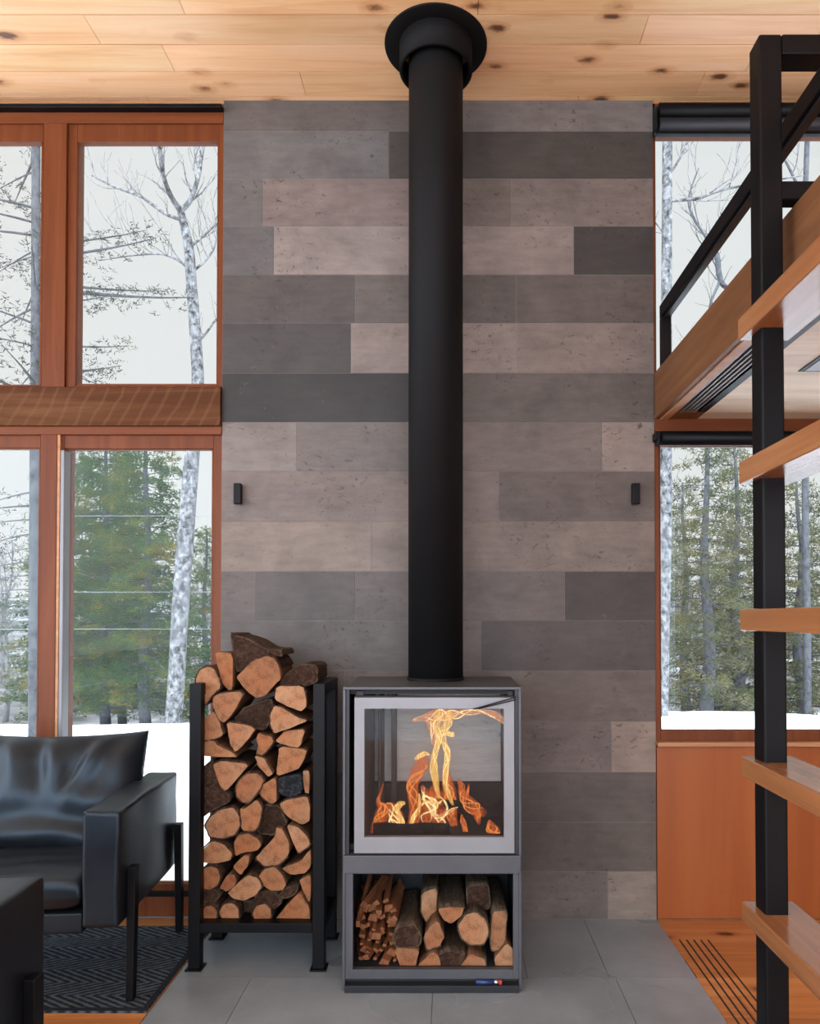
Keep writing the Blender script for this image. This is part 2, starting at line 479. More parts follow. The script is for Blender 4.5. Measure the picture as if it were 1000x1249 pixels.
def pbox(mb, x0, x1, y0, y1, Ya, Yb, mi=0):
    """box whose front face fills the pixel rectangle at distance Ya, reaching back to Yb"""
    a, b = at(x0, y1, Ya), at(x1, y0, Ya)
    ref = 310 if (y0 + y1) / 2 < 500 else 800        # one reference row per storey keeps corners square
    a.x, b.x = at(x0, ref, Ya).x, at(x1, ref, Ya).x
    if 267 <= x1 <= 268.5: b.x = -0.9435        # pieces that butt against the tiled wall
    if 796 <= x0 <= 801: a.x = 0.8375
    return mb.box(a.x, b.x, Ya, Yb, a.z, b.z, mi)

def zat(py, Y): return at(CX, py, Y).z
def xat(px, Y): return at(px, HZ, Y).x

# ------------------------------------------------------------------ the room shell
CEIL = zat(122, YW)
XL, XR = -0.943, 0.837          # edges of the tiled wall and of the hearth
BACK = -2.4

# floor: oak planks along x
mb = MB()
y = BACK
r1 = random.Random(3)
while y < YW + 0.02:
    y2 = min(y + 0.125, YW + 0.02)
    x = -4.4
    while x < 2.6:
        x2 = min(x + r1.uniform(1.0, 2.0), 2.6)
        k = r1.uniform(0.82, 1.08)
        # leave out what the hearth covers
        for a, b in ((x, min(x2, XL)), (max(x, XR), x2)) if y2 > 1.35 else ((x, x2),):
            if b - a > 0.01:
                mb.box(a + 0.0008, b - 0.0008, y + 0.0008, y2 - 0.0008, -0.02, 0.0, 0, (k, k * r1.uniform(0.95, 1.0), k * r1.uniform(0.9, 1.0), 1))
        x = x2
    y = y2
tag(mb.build('floor', M['floorwood'], origin=(0, 0, 0)), kind='structure')
mb = MB(); mb.box(-4.4, 2.6, BACK, YW + 0.2, -0.12, -0.0205)
tag(mb.build('floor_slab', M['hearth_grout'], origin=(0, 0, -0.12)), kind='structure')

# hearth of grey tiles
mb = MB()
mb.box(XL, XR, 1.35, YW, -0.015, -0.002, 1)
r1 = random.Random(5)
rows = [1.35, 1.55, 2.005, 2.465, YW]
cols = [[-0.94, -0.62, 0.0, 0.62, 0.84], [-0.94, -0.32, 0.30, 0.84], [-0.94, -0.68, -0.06, 0.56, 0.84], [-0.94, -0.36, 0.26, 0.54, 0.84]]
for (ya, yb), cs in zip(zip(rows, rows[1:]), cols):
    for xa, xb in zip(cs, cs[1:]):
        xa, xb = max(xa, XL), min(xb, XR)
        k = r1.uniform(0.92, 1.08)
        mb.box(xa + 0.001, xb - 0.001, ya + 0.001, yb - 0.001, -0.014, 0.002, 0, (0.225 * k, 0.258 * k, 0.28 * k, 1))
hearth = tag(mb.build('floor_hearth', [M['hearth'], M['hearth_grout']], origin=(0, 2, 0)), kind='structure')

# ceiling of knotty boards along x
mb = MB()
r1 = random.Random(11)
y = 3.055
while y > BACK:
    y2 = y - 0.1335
    x = -4.4
    while x < 2.6:
        x2 = min(x + r1.uniform(0.9, 2.3), 2.6)
        k = r1.uniform(0.88, 1.06)
        mb.box(x + 0.001, x2 - 0.001, y2 + 0.002, y - 0.002, CEIL, CEIL + 0.02, 0, (k, k * r1.uniform(0.92, 1.0), k * r1.uniform(0.84, 1.0), 1))
        x = x2
    y = y2
tag(mb.build('ceiling', M['ceiling'], origin=(0, 0, CEIL)), kind='structure')
mb = MB(); mb.box(-4.4, 2.6, BACK, YW + 0.14, CEIL + 0.0205, CEIL + 0.25)
tag(mb.build('roof', M['fascia'], origin=(0, 0, CEIL + 0.1)), kind='structure')

# tiled wall behind the stove: rows of long concrete tiles
row_y = [118, 160, 218, 276, 335, 394, 455, 515, 575, 636, 697, 757, 818, 880, 942, 1003, 1063, 1124]
A = {  # joints (pixel columns) and the colour of every tile of a row
 0: ([267, 545, 803], [(100, 92, 88), (120, 112, 108)]),
 1: ([267, 473, 803], [(108, 104, 102), (72, 67, 63)]),
 2: ([267, 318, 530, 624, 803], [(104, 100, 98), (126, 111, 106), (112, 101, 94), (122, 109, 103)]),
 3: ([267, 332, 520, 701, 803], [(98, 94, 93), (141, 128, 122), (136, 122, 116), (60, 57, 55)]),
 4: ([267, 432, 535, 630, 803], [(84, 78, 75), (100, 91, 86), (92, 84, 79), (96, 87, 82)]),
 5: ([267, 427, 632, 803], [(70, 66, 64), (138, 123, 116), (130, 115, 108)]),
 6: ([267, 530, 803], [(50, 48, 47), (98, 89, 83)]),
 7: ([267, 361, 525, 735, 803], [(126, 115, 109), (108, 98, 93), (112, 100, 94), (140, 124, 115)]),
 8: ([267, 609, 803], [(119, 105, 98), (99, 87, 81)]),
 9: ([267, 453, 540, 803], [(131, 115, 104), (124, 109, 100), (122, 107, 98)]),  # toned down in colour against the stronger light at this height
 10: ([267, 312, 433, 560, 689, 803], [(100, 89, 84), (88, 80, 76), (97, 87, 82), (101, 90, 84), (70, 60, 56)]),
 11: ([267, 500, 587, 803], [(96, 87, 82), (108, 96, 90), (80, 70, 65)]),
 12: ([267, 420, 560, 803], [(94, 84, 78), (100, 88, 80), (98, 86, 78)]),
 13: ([267, 380, 745, 803], [(92, 82, 76), (106, 94, 89), (136, 118, 105)]),
 14: ([267, 470, 803], [(88, 79, 73), (89, 79, 73)]),
 15: ([267, 560, 803], [(94, 84, 76), (92, 82, 74)]),
 16: ([267, 400, 740, 803], [(104, 93, 86), (104, 93, 86), (130, 115, 103)]),
}
mb = MB()
zb = [zat(v, YW) for v in row_y]
zb[0], zb[-1] = CEIL - 0.001, 0.003
mb.box(XL, XR, YW + 0.0015, YW + 0.22, 0.0, CEIL, 1)
ALB = 0.80
for i, (js, cs) in A.items():
    xs = [xat(j, YW) for j in js]
    xs[0], xs[-1] = XL, XR
    for (xa, xb), c in zip(zip(xs, xs[1:]), cs):
        mb.box(xa + 0.0008, xb - 0.0008, YW, YW + 0.012, zb[i + 1] + 0.0008, zb[i] - 0.0008, 0, tuple(a * b for a, b in zip(srgb(*c, k=ALB * (1.12 if i > 11 else 1.0)), (0.98, 1.03, 1.05, 1))))  # lower rows coloured lighter to make up for less light there
tag(mb.build('wall_back', [M['tile'], M['grout']], origin=(0, YW, 0), bevel=0.0008, seg=1), kind='structure')

# window wall, left: post and frame pieces stand in the plane of the tiles
FY = YW - 0.0                     # front of the frames
def frame_part(name, rects, mat, y0=0.0, y1=0.10, parent=None, bevel=0.002):
    m = MB()
    for (x0, x1, a, b) in rects:
        pbox(m, x0, x1, a, b, FY + y0, FY + y1)
    return m.build(name, mat, parent, bevel)

XLL = -380                        # where the left window wall stops, in pixel columns of its plane
tag(frame_part('trim_1', [(XLL, 267.5, 132, 150)], M['fir_h'], 0.0, 0.14), kind='structure')
tag(frame_part('trim_2', [(XLL, 267.5, 118, 127)], M['fir_pale'], 0.01, 0.14), kind='structure')
tag(frame_part('trim_3', [(XLL, 267, 126, 131)], M['black_steel'], -0.03, 0.12), kind='structure')
tag(frame_part('beam', [(XLL, 268, 472, 519)], M['beam'], -0.02, 0.14), kind='structure')
tag(frame_part('trim_4', [(XLL, 268, 519, 530)], M['fir_h'], -0.005, 0.14), kind='structure')
tag(frame_part('trim_5', [(52, 80, 150, 472)], M['fir'], -0.005, 0.14), kind='structure')
tag(frame_part('trim_6', [(47, 67, 530, 1118)], M['fir'], -0.005, 0.14), kind='structure')

def window(name, outer, glass, mat_v, mat_h, yf=0.0, depth=0.10, inner=4):
    depth = yf + 0.03
    """frame of four pieces around a pane; an inner bead steps back towards the glass"""
    x0, x1, a, b = outer; g0, g1, ga, gb = glass
    root = empty(name, at((x0 + x1) / 2, b, FY + 0.05), kind='structure')
    frame_part('window_frame', [(x0, g0 - inner, a, b), (g1 + inner, x1, a, b), (g0 - inner, g1 + inner, a, ga - inner), (g0 - inner, g1 + inner, gb + inner, b)] if inner else
               [(x0, g0, a, b), (g1, x1, a, b), (g0, g1, a, ga), (g0, g1, gb, b)], mat_v, yf, depth, root)
    if inner:
        frame_part('glazing_bead', [(g0 - inner, g0, ga - inner, gb + inner), (g1, g1 + inner, ga - inner, gb + inner), (g0, g1, ga - inner, ga), (g0, g1, gb, gb + inner)], mat_h, yf + 0.010, depth, root, 0.001)
    m = MB(); pbox(m, g0 - 1, g1 + 1, ga - 1, gb + 1, FY + yf + 0.016, FY + yf + 0.022)
    m.build('pane', M['glass'], root)
    return root
window('window_1', (80, 267.5, 150, 472), (95, 264.5, 175, 468), M['fir'], M['fir_h'], 0.01, 0.12, 2)
window('window_2', (XLL, 52, 150, 472), (XLL + 12, 49, 175, 469), M['fir'], M['fir_h'], 0.01, 0.12, 2)
w3 = window('window_3', (XLL, 47, 530, 1118), (XLL + 12, 45, 548, 1076), M['fir'], M['fir_h'], 0.01, 0.12, 2)
d1 = window('door_1', (67, 267.5, 530, 1118), (78, 257, 549, 1076), M['fir'], M['fir_h'], 0.01, 0.12, 2)
frame_part('jamb_strip', [(67, 71, 530, 1076)], M['fir_pale'], -0.002, 0.05, d1)
frame_part('weather_strip', [(71.5, 76, 549, 1076)], M['stove_edge'], 0.0, 0.05, d1)
frame_part('sill_track', [(67, 267, 1088, 1094)], M['black_steel'], -0.004, 0.05, d1)

# window wall, right
XRR = 1260
tag(frame_part('trim_7', [(801, XRR, 114, 128)], M['fir_pale'], 0.01, 0.14), kind='structure')
tag(frame_part('trim_8', [(797.5, XRR, 505, 526)], M['fir_h'], -0.005, 0.14), kind='structure')
window('window_4', (796.5, XRR, 126, 505), (800, XRR - 12, 167, 497), M['fir'], M['fir_pale'], 0.006, 0.12, 0)
window('window_5', (801, XRR, 526, 906), (806.5, XRR - 12, 545, 890), M['fir'], M['fir_h'], 0.006, 0.12, 1.5)
tag(frame_part('trim_9', [(801, XRR, 906, 911)], M['fir_pale'], -0.03, 0.14), kind='structure')
m = MB()
a, b = at(802, 1122, FY), at(XRR, 911, FY)
m.box(a.x, b.x, FY, FY + 0.14, 0.0, b.z)
tag(m.build('wall_panel', M['panel']), kind='structure')
m = MB(); m.box(a.x, b.x, FY - 0.004, FY + 0.002, 0.0, 0.006)
tag(m.build('baseboard_back', M['fascia']), kind='structure')
m = MB(); m.box(2.6, 2.72, BACK, YW + 0.2, 0, CEIL)
tag(m.build('wall_right', M['wall_wood']), kind='structure')

# black roller blinds over the right windows
def blind(label, x0, x1, a, b, tubes):
    root = empty('roller_blind', at((x0 + x1) / 2, b, FY - 0.04), label, 'blind', 'black roller blinds on the right windows')
    m = MB(); pbox(m, x0 + 1, x0 + 4, a, b - 8, FY - 0.06, FY + 0.004); m.build('bracket', M['black_steel'], root, 0.001)
    for i, (ya, yb) in enumerate(tubes):
        p, q = at(x0 + 5, (ya + yb) / 2, FY - 0.038), at(x1, (ya + yb) / 2, FY - 0.038)
        rad = (zat(ya, FY - 0.038) - zat(yb, FY - 0.038)) / 2
        m = MB(); m.tube([p, q], rad, 20, 0)
        m.build('cassette' if i == 0 else 'fabric_roll', M['black_steel'] if i == 0 else M['blind_fabric'], root)
    m = MB(); pbox(m, x0 + 2, x1, a + 2, b - 1, FY - 0.022, FY + 0.004); m.build('back_plate', M['blind_fabric'], root)
    m = MB(); pbox(m, x0 + 3, x1, b - 3, b, FY - 0.05, FY - 0.03); m.build('bottom_bar', M['black_steel'], root, 0.002)
blind('wide black roller blind rolled up above the tall upper right window', 798, XRR - 10, 128, 163, [(127, 146), (145, 163)])
blind('slim black roller blind rolled up under the loft, over the lower right window', 801, XRR - 10, 526, 543, [(526, 543)])

# ------------------------------------------------------------------ loft
YL = FY - 0.005
def edge_x(px, Y): return (px - CX) / F * Y
fx = xat(799.5, YL)
fz0, fz1 = zat(511, YL), zat(455, YL)
m = MB(); m.box(fx, fx + 0.05, 0.2, YL, fz0, fz1)
tag(m.build('loft_beam', M['fascia'], bevel=0.002), 'long brown timber beam along the edge of the loft', 'beam')
# pale strip, slot vent and board soffit on the underside
vx0, vx1 = fx + 0.052, fx + 0.175
m = MB(); m.box(fx + 0.022, vx0, 0.2, YL - 0.001, fz0 - 0.006, fz0 - 0.0005)
tag(m.build('trim_10', M['fir_pale']), kind='structure')
vent = empty('air_vent', (vx0, 1.0, fz0), 'long black slot vent recessed in the loft soffit behind the beam', 'vent')
ve = YL - 0.10
m = MB(); m.box(vx0, vx1, 0.3, ve, fz0 + 0.012, fz0 + 0.03); m.build('backing', M['rubber'], vent)
m = MB(); m.box(vx1 - 0.03, vx1, 0.3, ve, fz0 - 0.0005, fz0 + 0.0115); m.build('vent_frame', M['black_steel'], vent)
for k in range(5):
    xx = vx0 + 0.006 + k * 0.0175
    m = MB(); m.box(xx, xx + 0.0045, 0.3, ve, fz0 - 0.001, fz0 + 0.0115); m.build('slat', M['stove_light'], vent)
m = MB(); m.box(vx0, vx1, ve + 0.0005, YL - 0.001, fz0, fz0 + 0.03)
tag(m.build('trim_11', M['fascia']), kind='structure')
m = MB(); r1 = random.Random(4)
y = YL - 0.001
while y > 0.2:
    y2 = y - 0.09
    k = r1.uniform(0.9, 1.05)
    m.box(vx1 + 0.001, 2.6, y2 + 0.0008, y - 0.0008, fz0, fz0 + 0.02, 0, (k, k, k * r1.uniform(0.94, 1.0), 1))
    y = y2
tag(m.build('ceiling_loft', M['pine_pale']), kind='structure')
m = MB(); m.box(fx + 0.051, 2.6, 0.2, YL - 0.001, fz0 + 0.031, fz1 - 0.001)
tag(m.build('floor_loft', M['floorwood']), kind='structure')
# recessed light in the soffit
lp = at(1002, 460, 2.25)
lt = empty('downlight', (lp.x, 2.3, fz0), 'small square downlight recessed in the pale loft soffit', 'light')
m = MB(); m.box(lp.x - 0.02, lp.x + 0.14, 2.22, 2.36, fz0 - 0.004, fz0 - 0.0005); m.build('trim_ring', M['black_steel'], lt)
m = MB(); m.box(lp.x - 0.005, lp.x + 0.125, 2.235, 2.345, fz0 - 0.006, fz0 - 0.0045); m.build('lens', M['stove_light'], lt)

# loft handrail: short post at the window, rail along the edge
rail = empty('loft_railing', (xat(813, YL - 0.03), YL - 0.03, fz1), 'black steel handrail running along the loft edge to the right window', 'railing')
rx0, rx1 = xat(807.5, YL - 0.03), xat(819, YL - 0.03)
rz1 = zat(371, YL - 0.03)
rz0 = rz1 - 0.055
m = MB(); m.box(rx0, rx1, YL - 0.05, YL - 0.012, fz1 - 0.03, rz0); m.build('post', M['black_steel'], rail, 0.003)
m = MB(); m.box(rx0, rx1, 0.3, YL - 0.012, rz0 + 0.0005, rz1); m.build('handrail', M['black_steel'], rail, 0.003)
m = MB(); m.box(rx0 + 0.010, rx1 - 0.006, 0.3, YL - 0.05, rz0 - 0.009, rz0); m.build('under_strip', M['stove_dark'], rail)

# open stair: planks through a square steel post, with a guard frame on top
TY = 1.80
PYF = 1.715
sx0 = xat(902, TY); sx1 = sx0 + 0.128
stair = empty('staircase', (sx0 + 0.064, 1.3, 0), 'open stair of thick wooden planks on a tall black steel post', 'stairs')
px0, px1 = xat(931, PYF), xat(959.5, PYF)
gz1 = zat(41, PYF)
m = MB(); m.box(px0, px1, PYF, PYF + 0.06, 0.0, gz1); m.build('post', M['black_steel'], stair, 0.005)
m = MB(); m.box(px0, px1, 0.92, 0.98, 0.0, zat(390, TY) - 0.03); m.build('post', M['black_steel'], stair, 0.005)
m = MB(); m.box(px1 + 0.0005, 2.55, PYF, PYF + 0.06, gz1 - 0.05, gz1); m.build('top_rail', M['black_steel'], stair, 0.004)
m = MB(); m.box(px1 + 0.0005, 2.55, PYF + 0.01, PYF + 0.05, zat(240, PYF), zat(217, PYF)); m.build('middle_rail', M['black_steel'], stair, 0.004)
for (ya, yb) in ((390, 416), (564, 591), (743, 769), (922, 946), (1099, 1122)):
    m = MB(); m.box(sx0, sx1, 0.85, TY, zat(yb, TY), zat(ya, TY)); m.build('tread', M['tread'], stair, 0.003)
m = MB(); m.box(sx0, sx1, 0.85, TY, 0.03, 0.08); m.build('tread', M['tread'], stair, 0.003)

# slots cut for air in the floorboards beside the hearth
fv = empty('floor_vent', (0.91, 2.3, 0), 'row of narrow dark air slots in the wooden floor beside the hearth', 'vent')
for k in range(5):
    xx = 0.868 + k * 0.027
    m = MB(); m.box(xx, xx + 0.006, 1.6, 2.76, 0.0003, 0.0012); m.build('slot', M['rubber'], fv)

# wall sconces
for px, lab in ((292, 'small black wall light on the tiles above the firewood rack'), (773.5, 'small black wall light on the tiles beside the right window')):
    p0, p1 = at(px - 4.5, 616, YW), at(px + 4.5, 591, YW)
    s = empty('wall_sconce', ((p0.x + p1.x) / 2, YW, p0.z), lab, 'wall light', 'black wall lights on the tiled wall')
    m = MB(); m.box(p0.x, p1.x, YW - 0.035, YW - 0.008, p0.z, p1.z); m.build('shade', M['black_steel'], s, 0.003)
    m = MB(); m.box(p0.x + 0.004, p1.x - 0.004, YW - 0.0078, YW, p0.z + 0.008, p1.z - 0.008); m.build('back_plate', M['black_steel'], s)

# ------------------------------------------------------------------ stove
SY = floor_Y(1210)                # plane of the stove's front
SB = SY + 0.42
sxl, sxr = xat(418.5, SY), xat(635.5, SY)
sxm = (sxl + sxr) / 2
sz1 = zat(838, SY)
st = empty('wood_stove', (sxm, (SY + SB) / 2, 0), 'tall grey steel wood stove with burning fire above a log niche', 'stove')
TH = 0.009
zd0, zd1 = zat(1041, SY), zat(851, SY)       # firebox door
zb0, zb1 = zat(1064.5, SY), zat(1043, SY)    # bar between fire and niche
m = MB()
m.box(sxl, sxl + TH, SY, SB, 0.004, sz1 - TH); m.box(sxr - TH, sxr, SY, SB, 0.004, sz1 - TH)
m.box(sxl, sxr, SY, SB, sz1 - TH, sz1)
m.box(sxl + TH, sxr - TH, SB - 0.008, SB, 0.03, sz1 - TH)
m.build('outer_shell', M['stove_grey'], st, 0.0015)
m = MB(); m.box(sxl + TH, sxr - TH, SY + 0.02, SB - 0.01, 0.002, zat(1195.5, SY)); m.build('plinth', M['stove_dark'], st, 0.002)
m = MB(); m.box(sxl + 0.003, sxr - 0.003, SY - 0.008, SY + 0.05, zb0, zb1); m.build('middle_bar', M['stove_grey'], st, 0.002)
# recess behind the door
ix0, ix1 = sxl + TH, sxr - TH
m = MB(); m.box(ix0, ix1, SY + 0.035, SB - 0.01, zat(848, SY), sz1 - TH - 0.001); m.build('top_recess', M['rubber'], st)
for xx in (ix0, ix1 - 0.012):
    m = MB(); m.box(xx, xx + 0.012, SY + 0.006, SY + 0.03, zb1, sz1 - TH); m.build('side_trim', M['stove_dark'], st, 0.001)
# door: light grey frame and pane
dx0, dx1 = xat(432.5, SY), xat(627, SY)
gx0, gx1 = xat(444.5, SY), xat(614.5, SY)
gz0, gz1b = zat(1021.5, SY), zat(864.5, SY)
m = MB(); 
for bx in ((dx0, gx0, zd0, zd1), (gx1, dx1, zd0, zd1), (gx0, gx1, gz1b, zd1), (gx0, gx1, zd0, gz0)):
    m.box(bx[0], bx[1], SY + 0.002, SY + 0.022, bx[2], bx[3])
door = m.build('door', M['stove_light'], st, 0.0)
m = MB(); m.box(gx0 - 0.004, gx1 + 0.004, SY + 0.010, SY + 0.014, gz0 - 0.004, gz1b + 0.004); m.build('pane', M['stove_glass'], door)
m = MB(); m.box(dx0 - 0.003, dx1 + 0.003, SY + 0.0225, SY + 0.030, zd0 - 0.004, gz0); m.box(dx0 - 0.003, gx0, SY + 0.0225, SY + 0.030, gz0, gz1b); m.box(gx1, dx1 + 0.003, SY + 0.0225, SY + 0.030, gz0, gz1b); m.box(dx0 - 0.003, dx1 + 0.003, SY + 0.0225, SY + 0.030, gz1b, zd1 + 0.004)
m.build('gasket', M['rubber'], door)
m = MB()
p, q = at(578, 865, SY - 0.012), at(629, 850.5, SY - 0.012)
m.tube([p + Vector((0, 0.012, 0)), p, q, q + Vector((0, 0.012, 0))], 0.0022, 8)
m.tube([p + Vector((0.014, 0.0, 0.001)), q + Vector((0.0, 0.0, -0.008))], 0.0018, 8)
m.build('door_handle', M['black_steel'], door)
# firebox lining; grey upper back has the glass's reflection put into its colour
FB = SB - 0.07
m = MB()
zmid = zat(953, FB)
m.box(dx0 + 0.03, dx1 - 0.02, FB, FB + 0.03, zmid, zd1 + 0.02)
t_ = NT('lining_reflection'); v_ = t_.coord((3.0, 3, 14))
n_ = t_.noise(v_, 3.2, 6, 0.7)
M['lining'] = t_.principled(t_.ramp(n_, [(0.32, (0.22, 0.23, 0.235)), (0.37, (0.40, 0.42, 0.43)), (0.7, (0.48, 0.50, 0.51))]), 0.8, 0, t_.bump(n_, 0.4, 0.01), 0.2)
m.build('back_lining', M['lining'], st, 0.003)
m = MB(); m.box(dx0 + 0.005, dx1 - 0.005, FB - 0.012, FB + 0.03, gz0 - 0.03, zmid - 0.001); m.build('back_grate', M['soot'], st, 0.004)
for xx, ww in ((dx0, 0.028), (dx1 - 0.019, 0.019)):
    m = MB(); m.box(xx, xx + ww, SY + 0.031, FB + 0.03, gz0 - 0.03, zd1 + 0.02); m.build('side_lining', M['brown_metal'], st, 0.003)
for xx, ww, dd in ((dx0 + 0.055, 0.013, 0.13), (dx0 + 0.098, 0.017, 0.06)):
    m = MB(); m.box(xx, xx + ww, FB - dd, FB - 0.0005, gz0 - 0.02, zd1 + 0.02); m.build('side_guard', M['brown_metal'], st, 0.003)
m = MB(); m.box(ix0, ix1, SY + 0.031, FB + 0.03, gz0 - 0.05, gz0 - 0.0305); m.build('firebox_floor', M['soot'], st)
# niche frame and lining
nx0, nx1 = xat(431, SY), xat(625.5, SY)
nz0, nz1 = zat(1183.5, SY), zat(1066.5, SY)
m = MB()
for bx in ((ix0, nx0, zat(1195, SY), zb0), (nx1, ix1, zat(1195, SY), zb0), (nx0, nx1, nz1, zb0), (nx0, nx1, zat(1195, SY), nz0)):
    m.box(bx[0], bx[1], SY + 0.004, SY + 0.025, bx[2], bx[3])
m.build('niche_frame', M['stove_grey'], st, 0.0008)
m = MB()
m.box(ix0, ix1, SY + 0.0255, SB - 0.01, nz0 - 0.012, nz0 - 0.004)
m.box(ix0, ix1, SB - 0.018, SB - 0.0085, nz0 - 0.004, zb0)
m.box(ix0, ix0 + 0.006, SY + 0.0255, SB - 0.018, nz0 - 0.004, zb0)
m.box(ix1 - 0.006, ix1, SY + 0.0255, SB - 0.018, nz0 - 0.004, zb0)
m.box(ix0, ix1, SY + 0.051, SB - 0.018, zb0 + 0.001, zb0 + 0.008)
m.build('niche_lining', M['niche_dark'], st)

# stove pipe through the ceiling
PY = 2.66
pcx = xat(531.3, PY - 0.0)
pr = (xat(565, PY) - xat(498, PY)) / 2 * 0.995
pipe = empty('stove_pipe', (pcx, PY, sz1), 'thick matt black stove pipe rising from the stove to the ceiling', 'pipe')
cz = zat(88, PY)
m = MB(); m.lathe(pcx, PY, [(pr - 0.004, sz1 + 0.001), (pr, sz1 + 0.001), (pr, CEIL - 0.002)], 64); m.build('pipe', M['pipe_black'], pipe)
m = MB(); m.lathe(pcx, PY, [(pr + 0.004, sz1 + 0.001), (pr + 0.004, sz1 + 0.012), (pr + 0.0005, sz1 + 0.012)], 64); m.build('base_ring', M['pipe_black'], pipe)
cr = (xat(577, PY) - xat(487, PY)) / 2
m = MB(); m.lathe(pcx, PY, [(pr + 0.022, cz + 0.03), (pr + 0.022, cz), (cr, cz), (cr, CEIL - 0.006)], 64); m.build('collar', M['pipe_black'], pipe)
frd = (xat(595, PY) - xat(468.5, PY)) / 2
m = MB(); m.lathe(pcx, PY, [(cr - 0.002, CEIL - 0.006), (frd - 0.003, CEIL - 0.006), (frd, CEIL - 0.004), (frd, CEIL - 0.0005)], 72); m.build('ceiling_flange', M['pipe_black'], pipe)

# lighter on the ledge
lz = zat(1195.5, SY)
lx0, lx1 = xat(580, SY), xat(613, SY)
lg = empty('lighter', ((lx0 + lx1) / 2, SY + 0.01, lz), 'blue gas lighter with a red tip lying on the stove sill', 'lighter')
ly = SY - 0.001
m = MB(); m.box(sxl + TH, sxr - TH, SY - 0.012, SY + 0.0195, 0.0025, zat(1200.5, SY)); m.build('plinth_ledge', M['stove_dark'], st, 0.001)
lzz = zat(1200.5, SY) + 0.0085
m = MB(); m.tube([(lx0, SY - 0.002, lzz), (lx0 + 0.06, SY - 0.002, lzz)], 0.008, 12); m.build('body', M['lighter_blue'], lg)
m = MB(); m.tube([(lx0 + 0.0605, SY - 0.002, lzz), (lx0 + 0.074, SY - 0.002, lzz)], 0.0078, 12); m.build('cap', M['chrome'], lg)
m = MB(); m.box(lx0 + 0.0745, lx0 + 0.086, SY - 0.008, SY + 0.004, lzz - 0.007, lzz + 0.006); m.build('button', M['lighter_red'], lg, 0.002)

# fire
fire = empty('fire', (sxm, SY + 0.18, gz0 - 0.03), 'orange and yellow flames burning behind the stove glass', 'fire')
def fz(X, Yv, Y): return at(430 + X / 4.762, 840 + Yv / 4.762, Y)
FL = [
 ('hot', [(500, 640, 8), (486, 560, 18), (474, 480, 24), (470, 410, 22), (488, 345, 17), (500, 280, 22), (486, 215, 26), (498, 165, 32), (505, 128, 26)], 0.19),
 ('hot', [(585, 680, 6), (560, 620, 14), (538, 550, 17), (542, 470, 18), (552, 390, 20), (535, 325, 18), (518, 270, 26), (545, 215, 24), (562, 165, 28), (560, 130, 20)], 0.2),
 ('hot', [(535, 262, 12), (560, 262, 16), (580, 270, 13), (583, 248, 5)], 0.185),
 ('pale', [(345, 185, 5), (400, 172, 18), (460, 155, 30), (520, 150, 36), (590, 150, 28), (660, 138, 18), (730, 134, 15), (790, 140, 18), (840, 158, 24), (868, 190, 16), (872, 206, 4)], 0.23),
 ('pale', [(465, 330, 6), (470, 270, 20), (450, 210, 22), (430, 160, 14)], 0.25),
 ('orange', [(335, 862, 14), (352, 780, 28), (365, 690, 32), (352, 610, 30), (348, 555, 30), (372, 495, 34), (400, 440, 38), (408, 395, 26), (420, 368, 6)], 0.2),
 ('hot', [(362, 412, 6), (385, 392, 15), (420, 376, 13), (448, 385, 6)], 0.19),
 ('hot', [(325, 850, 4), (335, 800, 10), (352, 750, 15), (382, 705, 12), (390, 660, 9), (386, 610, 4)], 0.17),
 ('orange', [(112, 850, 12), (140, 800, 26), (165, 740, 36), (172, 690, 30), (150, 655, 12), (165, 600, 6), (180, 550, 3)], 0.16),
 ('hot', [(228, 848, 5), (262, 815, 14), (288, 780, 16), (270, 735, 16), (255, 700, 18), (275, 672, 20), (305, 662, 8)], 0.15),
 ('orange', [(180, 700, 10), (215, 680, 22), (250, 740, 40), (260, 800, 44), (300, 845, 30), (345, 862, 12)], 0.18),
 ('orange', [(425, 800, 14), (435, 740, 40), (450, 680, 48), (438, 620, 40), (415, 590, 18), (405, 560, 6)], 0.18),
 ('orange', [(470, 560, 12), (480, 620, 40), (500, 700, 46), (500, 770, 36), (480, 820, 12)], 0.22),
 ('pale', [(480, 745, 5), (515, 740, 15), (555, 715, 13), (590, 697, 8), (612, 688, 3)], 0.15),
 ('hot', [(400, 680, 5), (420, 655, 8), (470, 660, 8), (500, 665, 9), (520, 648, 4)], 0.15),
 ('orange', [(605, 850, 6), (592, 800, 18), (575, 740, 28), (570, 680, 34), (560, 600, 36), (548, 520, 24), (545, 450, 8)], 0.24),
 ('orange', [(610, 525, 5), (630, 560, 16), (640, 610, 22), (670, 655, 30), (715, 700, 36), (755, 715, 22), (780, 712, 6)], 0.2),
 ('orange', [(735, 790, 5), (728, 750, 18), (720, 710, 20)], 0.21),
 ('orange', [(860, 868, 6), (830, 855, 34), (812, 820, 34), (800, 785, 20), (795, 760, 5)], 0.16),
 ('orange', [(672, 868, 5), (655, 820, 13), (640, 770, 14), (632, 730, 4)], 0.17),
 ('orange', [(676, 555, 3), (668, 600, 8), (655, 640, 14)], 0.23),
]
